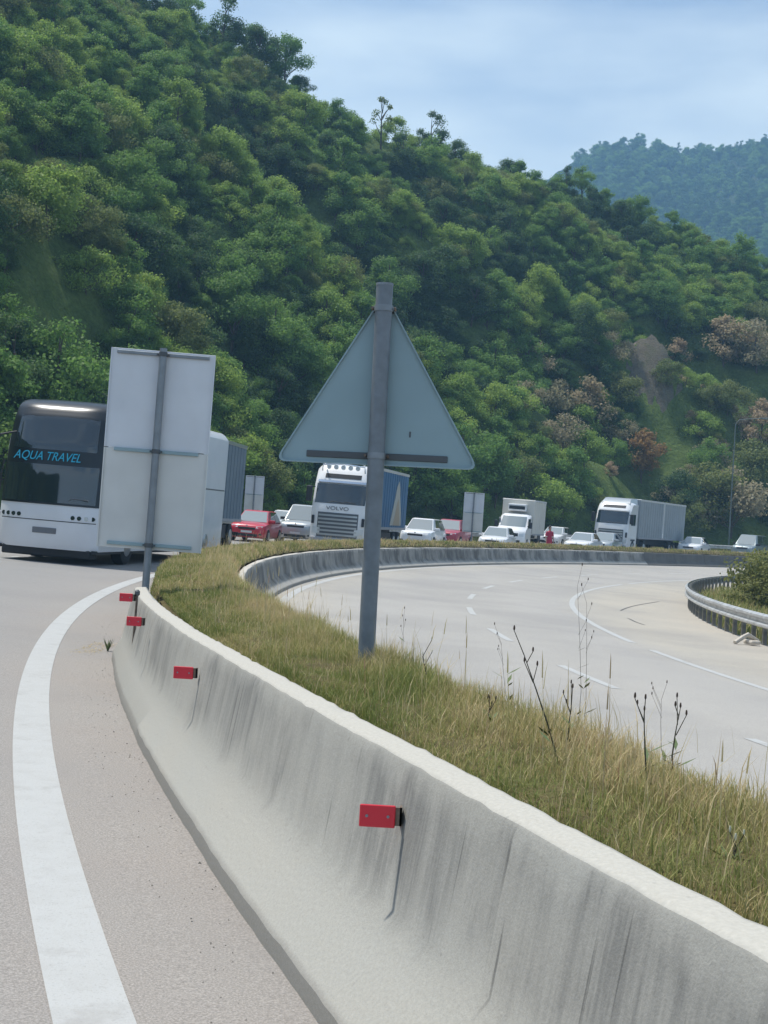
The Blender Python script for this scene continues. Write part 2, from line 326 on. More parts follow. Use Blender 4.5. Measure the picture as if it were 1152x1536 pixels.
# hillside: foot follows the outer verge, crest follows the skyline
SKY = [(-900, -300), (-400, -260), (-100, -190), (100, -90), (250, -30), (350, 5), (450, 72), (478, 112), (540, 142), (600, 155), (690, 180), (740, 207), (800, 217), (870, 226), (950, 265), (1000, 288), (1050, 308), (1100, 330), (1152, 352), (1300, 420), (1600, 520), (2200, 640)]
sk_t, sk_e = [], []
for x, y in SKY:
    d = ray(x, y); a = math.atan2(d.x, 1); sk_t.append(a); sk_e.append(d.z / math.hypot(d.x, 1))
def foot_r(a):
    ux, uy = math.sin(a), math.cos(a); b = -2 * (ux * C[0] + uy * C[1]); c = C[0]**2 + C[1]**2 - 117.0**2
    return (-b + math.sqrt(max(b * b - 4 * c, 0))) / 2
def crest(a):
    e = float(np.interp(a, sk_t, sk_e)); rf = min(foot_r(a), 170); m = .64
    e2 = min(e, .43) - .030
    rc = m * rf / (m - e2)
    return rf, rc, e2 * rc + EYE
def spur(a, s):
    t = math.tan(max(-1.2, min(1.2, a))); q = t / .23 + s / .36 + .22 * wob(t * 7, s * 4, 1)
    k = q - math.floor(q); tri = (k / .7 if k < .7 else (1 - k) / .3)
    return tri - .5
def hz_as(a, s):
    rf, rc, hc = crest(a); z0 = .36
    if s <= 0: return z0
    if s <= 1:
        env = min(1, s * 3) * min(1, (1.02 - s) * 4)
        return z0 + (hc - z0) * (s + .03 * math.sin(s * 6.28)) + env * (10.0 * spur(a, s) + 1.2 * wob(a * 40, s * 14, 2))
    return z0 + (hc - z0) * max(0, 1 - (s - 1) * 1.1) + .0
def hz(x, y):
    r = math.hypot(x, y); a = math.atan2(x, y); rf, rc, hc = crest(a)
    return hz_as(a, (r - rf) / (rc - rf))
def hill_hit(px, py):                                      # where a photo pixel's ray meets the slope
    d = ray(px, py); t = 45.0; prev = t
    while t < 420:
        if EYE + d.z * t < hz(d.x * t, t): break
        prev = t; t += .6
    t = (t + prev) / 2
    return Vector((d.x * t, t, hz(d.x * t, t)))
vs, fs = [], []; As = np.radians(np.linspace(-72, 52, 300)); Ss = np.concatenate([np.linspace(-.015, 1, 64), np.linspace(1.06, 2.0, 10)])
for a in As:
    rf, rc, hc = crest(a)
    for s in Ss:
        r = rf + s * (rc - rf); z = hz_as(a, s) if s > 0 else .33
        vs.append((math.sin(a) * r, math.cos(a) * r, z))
m_ = len(Ss)
fs = [(i * m_ + j, i * m_ + j + 1, (i + 1) * m_ + j + 1, (i + 1) * m_ + j) for i in range(len(As) - 1) for j in range(m_ - 1)]
hb = MB(); hb.add(vs, fs); tag(hb.build('hillside', 'slope_soil', smooth=True), kind='structure')

# far mountain
mtn = [(600, 300), (760, 262), (840, 240), (880, 222), (905, 207), (940, 201), (985, 206), (1030, 213), (1065, 216), (1100, 208), (1152, 199), (1220, 180), (1320, 170), (1500, 230), (1800, 330)]
mt = []
for x, y in mtn:
    d = ray(x, y); mt.append((math.atan2(d.x, 1), d.z / math.hypot(d.x, 1)))
MV = vs = []; ma = np.linspace(mt[0][0], mt[-1][0], 260); ms_ = np.linspace(0, 1.5, 60)
for a in ma:
    e = float(np.interp(a, [q[0] for q in mt], [q[1] for q in mt])); r1 = 860 + 90 * math.sin(a * 9); r0 = 430
    for s in ms_:
        r = r0 + (r1 - r0) * s; top = e * r1 - 5
        rid = 16 * (abs(math.sin(a * 42 + s * 2.2 + .6 * wob(a * 20, s * 3, 4))) - .5) * min(1, s * 2) * max(0, 1 - s * 1.0) if s < 1 else 0
        z = top * (s ** 1.05) + rid if s <= 1 else top * (1 - (s - 1) * 1.9)
        z += 3.0 * wob(a * 90, s * 20, 1) * min(1, s * 2)
        vs.append((math.sin(a) * r, math.cos(a) * r, max(z, .3 - 2 * (s < .01))))
k = len(ms_)
tag(MB().add(vs, [(i * k + j, i * k + j + 1, (i + 1) * k + j + 1, (i + 1) * k + j) for i in range(len(ma) - 1) for j in range(k - 1)]).build('mountain', 'mountain_wood', smooth=True), kind='structure')

# air
hzb = MB().box(-3000, 3000, -2950, 3050, -9, 300).build('haze', 'chassis')
hm = bpy.data.materials.new('haze_air'); hm.use_nodes = True; hn = hm.node_tree.nodes
hn.remove(hn['Principled BSDF']); pv = hn.new('ShaderNodeVolumePrincipled'); pv.inputs['Density'].default_value = .00050
pv.inputs['Color'].default_value = (.34, .64, 1.0, 1); pv.inputs['Anisotropy'].default_value = .15
hm.node_tree.links.new(pv.outputs[0], hn['Material Output'].inputs['Volume']); hzb.data.materials.clear(); hzb.data.materials.append(hm); tag(hzb, kind='stuff')

# ---------------------------------------------------------------- barriers
def flare(ph):
    f = min(1, max(0, (ph - R(-17)) / R(6))); return f * f * (3 - 2 * f)
def chip(ph, j):
    x, z = chip0(ph, j); return (x + flare(ph) * (0 if j < 3 else .06 if j == 3 else .13), z - (.05 * flare(ph) if 4 < j < 10 else 0))
def chip0(ph, j):
    a = ph * 100
    if j in (5, 6, 7, 8): return (.002 * wob(a * 2.1, j) + .004 * wob(a * 13.0, j, 3), .004 * wob(a * 1.0, 0, 2) + .0035 * wob(a * 15, j, 7))
    if j in (0, 1, 2): return (.005 * wob(a * 1.1, 0, 4) + .0025 * wob(a * 9, 0, 9), .004 * wob(a * 8, 0, 2) if j else 0)
    return (.003 * wob(a * .5, 0, 5), 0)
def profile(c, sgn, z0, h):
    P = [(.43, -.10), (.42, 0.0), (.412, .07), (.27, .215), (.175, .335), (.108, h - .05), (.095, h - .012), (.07, h), (-.02, h), (-.045, h - .02), (-.06, h - .25), (-.09, -.05)]
    out = [(c + sgn * o, z0 + z) for o, z in P]; v = [0.0]
    for k in range(1, len(P)): v.append(v[-1] + math.hypot(P[k][0] - P[k - 1][0], P[k][1] - P[k - 1][1]))
    return out, [q - .1 for q in v]
pr, pv_ = profile(TOE - .32, 1, 0, .80)
BEND = R(-10.7)
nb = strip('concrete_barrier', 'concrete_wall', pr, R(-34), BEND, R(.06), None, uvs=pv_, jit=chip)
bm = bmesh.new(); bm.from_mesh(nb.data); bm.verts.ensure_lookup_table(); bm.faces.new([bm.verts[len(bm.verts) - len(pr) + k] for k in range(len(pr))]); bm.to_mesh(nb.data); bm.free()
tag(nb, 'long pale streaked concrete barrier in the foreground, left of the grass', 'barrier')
fb = empty('concrete_barrier', pol(98.8, 0, -.3)); tag(fb, 'dirty far concrete barrier between the grass and the empty right-hand road', 'barrier')
pr2, pv2 = profile(RB + .32, -1, -.3, .80); pr2 = pr2
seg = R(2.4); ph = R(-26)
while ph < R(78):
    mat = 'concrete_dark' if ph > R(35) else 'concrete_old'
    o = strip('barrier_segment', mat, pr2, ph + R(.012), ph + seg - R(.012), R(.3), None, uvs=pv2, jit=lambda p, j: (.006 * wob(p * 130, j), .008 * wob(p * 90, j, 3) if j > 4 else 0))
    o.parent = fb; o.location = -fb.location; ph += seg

# median soil
def zsoil(r, ph=-1.0):
    if r > 100.04: return max(.0, .66 - (r - 100.04) * 4.2)
    if r < 99.05: return .72 - (99.05 - r) * 1.0
    return .72 - .02 * (r > 99.9)
strip('median_ground', 'median_soil', [98.86, 98.93, 99.1, 99.35, 99.6, 99.8, 100.05], R(-34), R(80), R(.25), zsoil, 'structure', jit=lambda p, j: (0, .03 * wob(p * 200, j * .8)))
strip('median_bank', 'median_soil', [100.045, 100.09, 100.15, 100.20, 100.3], R(-10.65), R(80), R(.25), lambda r: zsoil(r) + .008, 'structure', jit=lambda p, j: (0, .02 * wob(p * 200, j * .8)))

# ---------------------------------------------------------------- guardrails
def guardrail(name, rho, sgn, a0, a1, z_of, step, label):
    e = empty(name, pol(rho, (a0 + a1) / 2, z_of(rho))); tag(e, label, 'guardrail')
    # W-beam profile (offset towards the road, height)
    W = [(.0, .41), (.075, .45), (.075, .49), (.0, .54), (.0, .60), (.075, .65), (.075, .70), (.0, .745)]
    back = [(o - .006, z) for o, z in W][::-1]
    ring = [(rho + sgn * o, z_of(rho) + z) for o, z in W + back]; ring.append(ring[0])
    n = int((a1 - a0) / R(4)) + 1                          # each beam its own length
    for k in range(n):
        b0 = a0 + k * R(4); b1 = min(a1, b0 + R(4) + R(.15))
        o = strip('rail_beam', 'rail_steel', [(r + sgn * .004 * (k % 2), z) for r, z in ring], b0, b1, R(.5), None, uvs=[0] * len(ring)); o.parent = e; o.location = -e.location
    ph = a0; pm = MB().box(-.05, .05, -.06, .06, -.25, .72, .008).mesh('post', 'post_steel'); sm = MB().box(-.045, .045, -.05, .05, .46, .68, .006).mesh('spacer', 'post_steel')
    while ph < a1:
        p = pol(rho - sgn * .10, ph, z_of(rho)); o = link(bpy.data.objects.new('post', pm)); o.parent = e; o.location = p - e.location; o.rotation_euler = (0, 0, -ph)
        q = pol(rho - sgn * .035, ph, z_of(rho)); s = link(bpy.data.objects.new('spacer', sm)); s.parent = e; s.location = q - e.location; s.rotation_euler = (0, 0, -ph); s.scale = (.6, 1, 1)
        ph += step
guardrail('guardrail', GR, 1, R(-22), R(48), lambda r: zr(r), R(.72), 'steel guardrail with close posts curving along the inner edge of the right road')
guardrail('guardrail', 114.3, -1, R(-6), R(64), lambda r: .37, R(2.0), 'steel guardrail along the far verge behind the queue of vehicles')

# ---------------------------------------------------------------- vegetation
def tree_mesh(seed, h, rx, nclump, nleaf, leaf, mat, base=.28, sparse=0, droop=0):
    r = np.random.default_rng(seed); cz0 = h * base
    cl = []
    for i in range(nclump):
        u = r.random(); th = r.random() * 6.283; zc = cz0 + (h - cz0) * (.12 + .78 * u)
        prof = math.sin(math.pi * min(.96, max(.08, (.18 + .75 * u)))) ** .7
        rad = rx * prof * math.sqrt(r.random()) * .85
        cl.append((rad * math.cos(th), rad * math.sin(th), zc, rx * r.uniform(.26, .46) * (1 - .35 * u)))
    cl.append((0, 0, h * .93, rx * .25))
    n = nleaf; ci = r.integers(0, len(cl), n); Cc = np.array(cl)[ci]
    d = r.normal(size=(n, 3)); d /= np.linalg.norm(d, axis=1)[:, None]; d[:, 2] = d[:, 2] * .85 + .1
    k = (.55 + .5 * r.random(n) ** .5)[:, None] * (1 + .25 * r.normal(size=(n, 1)))
    P = Cc[:, :3] + d * Cc[:, 3:4] * k * (1, 1, .8)
    P[:, 2] = np.maximum(P[:, 2], .25)
    nr = d + r.normal(size=(n, 3)) * .55 + (0, 0, .25); nr /= np.linalg.norm(nr, axis=1)[:, None]
    a = np.cross(nr, r.normal(size=(n, 3))); a /= np.linalg.norm(a, axis=1)[:, None]; b = np.cross(nr, a)
    sz = (leaf * r.uniform(.55, 1.25, n))[:, None]
    V = np.stack([P - a * sz * .5, P + b * sz * .34, P + a * sz * .5, P - b * sz * .34], 1).reshape(-1, 3)
    me = bpy.data.meshes.new('crown'); me.vertices.add(4 * n); me.vertices.foreach_set('co', V.astype('f').ravel())
    me.loops.add(4 * n); me.loops.foreach_set('vertex_index', np.arange(4 * n)); me.polygons.add(n); me.polygons.foreach_set('loop_start', np.arange(n) * 4)
    me.update(calc_edges=True); me.materials.append(MATS[mat])
    t = MB(); lean = r.normal(size=2) * .12 * rx
    tr = max(.05, h * .022)
    t.tube([(0, 0, -.4), (lean[0] * .3, lean[1] * .3, h * .25), (lean[0], lean[1], h * .6), (lean[0] * .8, lean[1] * .8, h * .9)], [tr, tr * .8, tr * .45, tr * .15], 7)
    for i in r.choice(len(cl), min(7, len(cl)), replace=False):
        x, y, z, q = cl[i]; zs = max(h * .15, z - q - h * .15)
        t.tube([(lean[0] * .5, lean[1] * .5, zs), ((x + lean[0]) * .55, (y + lean[1]) * .55, (zs + z) * .52), (x, y, z)], [tr * .5, tr * .32, tr * .1], 5)
    return me, t.mesh('trunk', 'bark', True)
PROTO = [tree_mesh(11, 4.4, 2.4, 20, 6500, .18, 'leaf_mid', .12), tree_mesh(12, 5.2, 2.6, 22, 7000, .18, 'leaf_dark', .16), tree_mesh(13, 2.8, 2.3, 18, 5200, .16, 'leaf_light', .05),
         tree_mesh(14, 3.4, 2.4, 18, 5600, .17, 'leaf_olive', .08), tree_mesh(15, 6.0, 2.7, 24, 7500, .19, 'leaf_mid', .2), tree_mesh(16, 2.6, 2.3, 16, 5000, .16, 'leaf_dark', .04),
         tree_mesh(17, 3.4, 2.0, 13, 2600, .2, 'leaf_smoke', .08), tree_mesh(18, 3.8, 2.4, 18, 6000, .17, 'leaf_light', .1), tree_mesh(19, 6.0, 2.3, 20, 6500, .18, 'leaf_dark', .1),
         tree_mesh(20, 3.4, 2.0, 13, 2600, .2, 'leaf_rust', .08), tree_mesh(21, 6.0, 1.7, 9, 520, .24, 'leaf_olive', .3), tree_mesh(22, 3.6, 2.4, 14, 2800, .2, 'leaf_pale', .1),
         tree_mesh(23, 2.0, 1.7, 16, 5000, .11, 'leaf_bush', .02)]
def tree(p, k, sc, label, group=None, name='leafy_tree', cat='tree', sink=.15):
    e = empty(name, (p[0], p[1], p[2] - sink), (0, 0, random.random() * 6.28)); e.scale = (sc * random.uniform(.9, 1.1), sc * random.uniform(.9, 1.1), sc)
    tag(e, label, cat, group); cm, tm = PROTO[k]
    for nme, me in (('crown', cm), ('trunk', tm)):
        o = link(bpy.data.objects.new(nme, me)); o.parent = e
    return e
def sky_at(px, py_guess):                                  # a spot just under the crest in this column
    d = ray(px, py_guess); a = math.atan2(d.x, 1); rf, rc, hc = crest(a); r = rf + .97 * (rc - rf)
    return Vector((math.sin(a) * r, math.cos(a) * r, hz_as(a, .97)))
singles = []
for px, py, k, sc, lab, onsky in (
    (335, 20, 8, 1.15, 'tall dark tree at the upper end of the ridge, left of the sky', 1), (430, 70, 4, 1.05, 'broad dark crowned tree bulging over the ridge, upper left of the sky', 1),
    (385, 45, 1, 1.0, 'dark tree on the ridge between the tallest tree and the broad one', 1),
    (577, 120, 10, 1.0, 'thin see-through tree sticking up alone above the ridge line', 1), (650, 150, 8, .9, 'bushy tree rising above the ridge to the right of the thin see-through one', 1),
    (735, 205, 5, 1.0, 'small round shrub on the ridge where it levels out', 1), (690, 178, 1, .7, 'dark shrub on the ridge beside the bushy tree', 1),
    (72, 330, 7, 1.1, 'bright yellow-green tree on the slope high above the coach', 0), (130, 415, 2, 1.0, 'bright light green shrub below the yellow-green tree on the slope', 0),
    (868, 655, 7, 1.1, 'fresh bright green tree on the slope between two faded flowering shrubs', 0), (1000, 560, 3, .8, 'olive shrub beside the bare patch of slope', 0)):
    singles.append(tree(sky_at(px, py) if onsky else hill_hit(px, py + 20), k, sc, lab))
for px, py, k, sc, lab in ((880, 640, 6, 1.25, 'pinkish tan flowering shrub on the slope, largest and leftmost of its kind'), (835, 622, 11, .9, 'pale tan shrub just left of the large pinkish flowering one'),
    (962, 712, 9, 1.1, 'rusty orange shrub on the slope above the grey lorry'), (1096, 795, 11, 1.35, 'dull greyish pink shrub at the roadside near the last cars'),
    (1062, 770, 3, 1.2, 'olive brown shrub behind the end of the grey lorry'), (1085, 540, 6, 1.2, 'faded tan flowering shrub high on the right of the slope'), (1135, 548, 11, 1.2, 'pale tan shrub at the right edge, beside the higher flowering one'),
    (1140, 665, 6, 1.1, 'tan flowering shrub at the right edge behind the lamp post'), (1130, 720, 3, 1.1, 'yellowish olive shrub at the right edge below the lamp arm'), (1020, 790, 3, .8, 'yellow green shrub right behind the grey lorry box')):
    sc *= 1.3; p = hill_hit(px, py + 12); singles.append(tree(p, k, sc, lab, name='flowering_shrub' if k in (6, 9, 11) else 'leafy_shrub', cat='shrub'))
bare = hill_hit(975, 555)
taken = [tuple(e.location) for e in singles]; low_ones = set(taken[7:]); taken = [Vector(q).freeze() for q in taken]; low_ones = set(taken[7:])
wood = []; foot = []
aL, aR = math.atan(-.36), math.atan(.42)
rows = [(-.005, 1.0)]
n_try = 24000
cell = {}
for i in range(n_try):
    a = random.uniform(aL, aR); s = random.random() ** .9 * 1.12; rf, rc, hc = crest(a)
    if random.random() > (rf + s * (rc - rf)) / 240: continue
    r = rf + 1.2 + s * (rc - rf); p = Vector((math.sin(a) * r, math.cos(a) * r, 0))
    key = (int(p.x // 1.5), int(p.y // 1.5))
    if key in cell: continue
    cell[key] = 1
    if (p - Vector((bare.x, bare.y, 0))).length < 3.6: continue
    if any((p - Vector((q.x, q.y, 0))).length < 1.8 or (q in low_ones and abs(a - math.atan2(q.x, q.y)) < 2.2 / r and -1 < math.hypot(q.x, q.y) - r < 9) for q in taken): continue
    p.z = hz(p.x, p.y); t = math.tan(a)
    zone = wob(p.x * .09, p.y * .09, 3); sp_ = spur(a, s); u = random.random()
    right_low = t > .08 and s < .55
    if sp_ > .15: k = random.choice((2, 7, 2, 7, 0, 3))
    elif sp_ < -.25: k = random.choice((1, 5, 8, 1, 4))
    elif zone > .25: k = random.choice((0, 0, 7, 2, 4))
    elif zone < -.3: k = random.choice((1, 5, 1, 8, 4))
    else: k = random.choice((0, 1, 3, 4, 5, 0))
    if right_low and u < (.30 if t > .13 else .12): k = random.choice((6, 11, 3, 11))
    sc = (.42 + .6 * random.random() ** 1.5) * (.85 if s > .9 else 1)
    (foot if (s < .06 and t < .33 and t > -.29) else wood).append((p, k, sc))
foot, extra = foot[:80], foot[80:]; wood += extra
names = []
for p, k, sc in foot:
    px = 576 + F * p.x / p.y
    by = next(w_ for lim, w_ in ((235, 'the coach'), (330, 'the slate lorry'), (400, 'the bright red car'), (460, 'the silver carrier'), (560, 'the white lorry cab'), (615, 'the blue lorry body'), (690, 'the dark red car'), (750, 'the distant sign'), (830, 'the box truck'), (880, 'the white low car'), (960, 'the grey lorry cab'), (1040, 'the grey lorry box'), (9999, 'the last cars')) if px < lim)
    look = {0: 'rounded mid green', 1: 'dark green', 2: 'low bright green', 3: 'olive green', 4: 'tall mid green', 5: 'low dark green', 7: 'light green', 8: 'narrow dark green'}.get(k, 'olive green')
    names.append((look, by, px))
for (p, k, sc), (look, by, px) in zip(foot, names):
    same = sorted(q[2] for q in names if q[:2] == (look, by)); i = same.index(px)
    which = '' if len(same) == 1 else ('left ' if i == 0 else 'right ') if len(same) == 2 else ('first ', 'second ', 'third ', 'fourth ', 'fifth ', 'sixth ', 'seventh ')[min(i, 6)]
    lab = which + look + ' tree ' + ('from left ' if len(same) > 2 else '') + 'at slope foot behind ' + by
    k = k if k not in (6, 11) else 3
    tree(p, k, sc * random.uniform(1, 1.3), lab, 'trees at the foot of the slope')
# the wood above: one mass
me = bpy.data.meshes.new('hillside_wood'); me.from_pydata([tuple(p - Vector((0, 0, .2))) for p, k, s in wood], [], [])
for nm, ty, dat in (('kind_index', 'INT', [k for p, k, s in wood]), ('turn', 'FLOAT', [random.random() * 6.28 for _ in wood]), ('size', 'FLOAT', [s for p, k, s in wood])):
    me.attributes.new(nm, ty, 'POINT').data.foreach_set('value', dat)
wo = tag(link(bpy.data.objects.new('hillside_wood', me)), 'dense mixed green wood covering the slope above the road', 'wood', kind='stuff')
ng = bpy.data.node_groups.new('wood_scatter', 'GeometryNodeTree'); ng.interface.new_socket('Geometry', in_out='INPUT', socket_type='NodeSocketGeometry'); ng.interface.new_socket('Geometry', in_out='OUTPUT', socket_type='NodeSocketGeometry')
gi = ng.nodes.new('NodeGroupInput'); go = ng.nodes.new('NodeGroupOutput'); jn = ng.nodes.new('GeometryNodeJoinGeometry')
def attr(nm, ty):
    n = ng.nodes.new('GeometryNodeInputNamedAttribute'); n.data_type = ty; n.inputs[0].default_value = nm; return n.outputs[0]
ak, at_, as_ = attr('kind_index', 'INT'), attr('turn', 'FLOAT'), attr('size', 'FLOAT')
cx = ng.nodes.new('ShaderNodeCombineXYZ'); ng.links.new(at_, cx.inputs[2])
src = {}
for o in bpy.data.objects:
    if o.type == 'MESH' and o.name.split('.')[0] in ('crown', 'trunk'): src.setdefault(o.data.name, o)
for k, (cm, tm) in enumerate(PROTO):
    if cm.name not in src: continue
    jj = ng.nodes.new('GeometryNodeJoinGeometry')
    for q in (cm, tm):
        oi = ng.nodes.new('GeometryNodeObjectInfo'); oi.inputs['Object'].default_value = src[q.name]; oi.inputs['As Instance'].default_value = False; ng.links.new(oi.outputs['Geometry'], jj.inputs[0])
    ti = ng.nodes.new('GeometryNodeGeometryToInstance'); ng.links.new(jj.outputs[0], ti.inputs[0])
    cp = ng.nodes.new('FunctionNodeCompare'); cp.data_type = 'INT'; cp.operation = 'EQUAL'; ng.links.new(ak, cp.inputs[2]); cp.inputs[3].default_value = k
    ip = ng.nodes.new('GeometryNodeInstanceOnPoints'); ng.links.new(gi.outputs[0], ip.inputs['Points']); ng.links.new(cp.outputs[0], ip.inputs['Selection'])
    ng.links.new(ti.outputs[0], ip.inputs['Instance']); ng.links.new(cx.outputs[0], ip.inputs['Rotation']); ng.links.new(as_, ip.inputs['Scale']); ng.links.new(ip.outputs[0], jn.inputs[0])
ng.links.new(jn.outputs[0], go.inputs[0])
md = wo.modifiers.new('scatter', 'NODES'); md.node_group = ng
pts = []
K_ = len(ms_)
while len(pts) < 9000:                                     # trees over the far mountain, where it shows
    i = random.randrange(60, 235); j = random.randrange(8, 41); u, v = random.random(), random.random()
    A_, B_, C_ = Vector(MV[i * K_ + j]), Vector(MV[(i + 1) * K_ + j]), Vector(MV[i * K_ + j + 1]); pts.append(A_ + (B_ - A_) * u + (C_ - A_) * v - Vector((0, 0, 1)))
me = bpy.data.meshes.new('mountain_trees'); me.from_pydata([tuple(p) for p in pts], [], [])
for nm, ty, dat in (('kind_index', 'INT', [random.choice((0, 1, 4, 5, 1, 8)) for _ in pts]), ('turn', 'FLOAT', [random.random() * 6.28 for _ in pts]), ('size', 'FLOAT', [random.uniform(.8, 1.5) for _ in pts])):
    me.attributes.new(nm, ty, 'POINT').data.foreach_set('value', dat)
mw = tag(link(bpy.data.objects.new('mountain_trees', me)), 'distant bluish wood covering the far mountain', 'wood', kind='stuff'); mw.modifiers.new('scatter', 'NODES').node_group = ng
# bare patch of rock on the slope
rb_ = MB(); vs = []; n = 14
for i in range(n):
    for j in range(n):
        x = bare.x + (i / (n - 1) - .5) * 6.6; y = bare.y + (j / (n - 1) - .5) * 7; edge = min(1, 3.2 * min(i, j, n - 1 - i, n - 1 - j) / n)
        vs.append((x, y, hz(x, y) - .35 + .75 * edge + .35 * wob(i * 1.1, j * .9, 4) * edge))
tag(rb_.add(vs, [(i * n + j, (i + 1) * n + j, (i + 1) * n + j + 1, i * n + j + 1) for i in range(n - 1) for j in range(n - 1)]).build('rock_outcrop', 'rock', smooth=True), 'bare earthy rock patch between the trees on the right of the slope', 'rock')
# bushes behind the inner guardrail
for x, y, rho, sc, lab in ((1162, 900, 83.6, .95, 'yellow-green bush behind the inner guardrail, nearest at the right edge'), (1195, 900, 82.5, 1.2, 'taller bush further right behind the inner guardrail'), (1138, 890, 82.6, .62, 'lower bush left of the others behind the inner guardrail')):
    p = on_rho(x, rho, y, True); p.z = zground(rho); e = tree(p, 12, sc * 1.25, lab, name='roadside_bush', cat='bush')
# grass on the median
def grass(name, spec, matn):
    V, Fc, T = [], [], []; k = 0
    for (p, h, wd, lean, az, tint) in spec:
        ca, sa = math.cos(az), math.sin(az); ux, uy = -sa * wd, ca * wd
        lx, ly = ca * lean * h, sa * lean * h
        V += [(p[0] - ux, p[1] - uy, p[2]), (p[0] + ux, p[1] + uy, p[2]), (p[0] + lx * .35 - ux * .8, p[1] + ly * .35 - uy * .8, p[2] + h * .55), (p[0] + lx * .35 + ux * .8, p[1] + ly * .35 + uy * .8, p[2] + h * .55), (p[0] + lx, p[1] + ly, p[2] + h * max(.2, 1 - .25 * lean))]
        Fc += [(k, k + 1, k + 3, k + 2), (k + 2, k + 3, k + 4)]; T += [tint] * 5; k += 5
    me = bpy.data.meshes.new(name); me.from_pydata(V, [], Fc); me.materials.append(MATS[matn])
    me.attributes.new('tint', 'FLOAT', 'POINT').data.foreach_set('value', T)
    return link(bpy.data.objects.new(name, me))
spec = []
def blades(n, ph0, ph1, wd, hs=1.0):
    for i in range(n):
        ph = random.uniform(ph0, ph1); rho = random.uniform(98.87, 100.03 if ph < BEND else 100.16); a = ph * 100
        dry = .5 + .55 * wob(a * .55, rho * 1.3, 2) + .35 * wob(a * 2.3, rho * 4, 6)
        mid = min(1, max(0, (99.62 - rho) / .25)); tint = min(1, max(0, random.gauss(.10 + .40 * dry + .20 * mid, .15))); edge = min(1, (100.03 - rho) / .18) if ph < BEND else 1
        h = hs * random.uniform(.04, .15) * (.45 + .55 * edge) * (.62 + .5 * mid) * (1 + .35 * wob(a * 1.4, rho * 3, 1))
        if random.random() < .03: h *= 2.0; tint = random.uniform(.6, .95)
        spec.append((pol(rho, ph, zsoil(rho) - .03), max(.05, h), wd * random.uniform(.6, 1.3), random.uniform(.05, .75), random.random() * 6.28, tint))
blades(95000, R(-19), R(-11), .0017); blades(52000, R(-11), R(-2), .0032); blades(26000, R(-2), R(14), .007); blades(24000, R(14), R(60), .014, 1.1)
# tall thin stems with a seed tip
for i in range(420):
    ph = R(random.uniform(-18.5, 8)); rho = random.uniform(98.95, 99.9); h = random.uniform(.16, .42); p = pol(rho, ph, zsoil(rho)); az = random.random() * 6.28; ln = random.uniform(.05, .35); tn = random.uniform(.55, 1)
    spec.append((p, h, .0016, ln, az, tn)); q = p + Vector((math.cos(az) * ln * h * .8, math.sin(az) * ln * h * .8, h * .82)); spec.append((q, h * .26, .0028, ln, az, tn))
tag(grass('median_grass', spec, 'grass_blades'), 'unmown green and straw coloured grass on the median', 'grass', kind='stuff')
spec = []
for i in range(34000):                                     # verge beyond the queue and the inner bank
    if i % 2: ph = R(random.uniform(-4, 62)); rho = random.uniform(113.4, 117.5); z = .36
    else: ph = R(random.uniform(-12, 40)); rho = random.uniform(82, 86.85); z = zground(rho)
    spec.append((pol(rho, ph, z - .03), random.uniform(.15, .6), .02, random.uniform(.1, .6), random.random() * 6.28, random.uniform(.05, .7)))
tag(grass('verge_grass', spec, 'grass_blades'), 'long grass on the verges', 'grass', kind='stuff')

def at_median(px, py, rho=99.4):                           # where a pixel's ray crosses the strip of grass at this radius
    return on_rho(px, rho, py, False)
def weed(x0, y0, x1, y1, rho, label, nb=4, name='weed_stalk', flower='seed_head', th=1):
    p = at_median(x0, y0, rho); z0 = zsoil(rho) - .02; d0 = p.y; top = ray(x1, y1) * d0; base = Vector((p.x, p.y, z0))
    tp = Vector((top.x, d0, EYE + top.z)); e = empty(name, base); tag(e, label, 'weed'); h = tp - base
    bend = Vector((random.uniform(-.02, .02), random.uniform(-.02, .02), 0))
    line = [Vector((0, 0, 0)), h * .35 + bend, h * .7 + bend * .6, h]
    MB().tube(line, [.0036 * th, .0032 * th, .0024 * th, .0016 * th], 6).build('stem', 'weed_stem', e)
    for i in range(nb):
        f = random.uniform(.55, 1) if i else 1; b0 = h * f + bend * (1 - f); az = random.random() * 6.28; l = random.uniform(.03, .10)
        b1 = b0 + Vector((math.cos(az) * l * .5, math.sin(az) * l * .5, l))
        m = MB().tube([b0, b1], [.002 * th, .0015 * th], 5); m.build('branch', 'weed_stem', e)
        k = random.uniform(.32, .52) * (.5 + .5 * th); MB().tube([b1, b1 + Vector((0, 0, .012 * k)), b1 + Vector((0, 0, .03 * k)), b1 + Vector((0, 0, .04 * k))], [.002, .0085 * k, .007 * k, .002], 6).build('seed_pod', flower, e, True)
    for i in range(5):
        f = random.uniform(.1, .6); az = random.random() * 6.28; b0 = h * f; l = random.uniform(.04, .09); u = Vector((math.cos(az), math.sin(az), .5)) * l; sd_ = Vector((-math.sin(az), math.cos(az), 0)) * l * .12
        MB().add([b0, b0 + u * .5 + sd_, b0 + u, b0 + u * .5 - sd_], [(0, 1, 2, 3)]).build('leaf', 'weed_leaf', e)
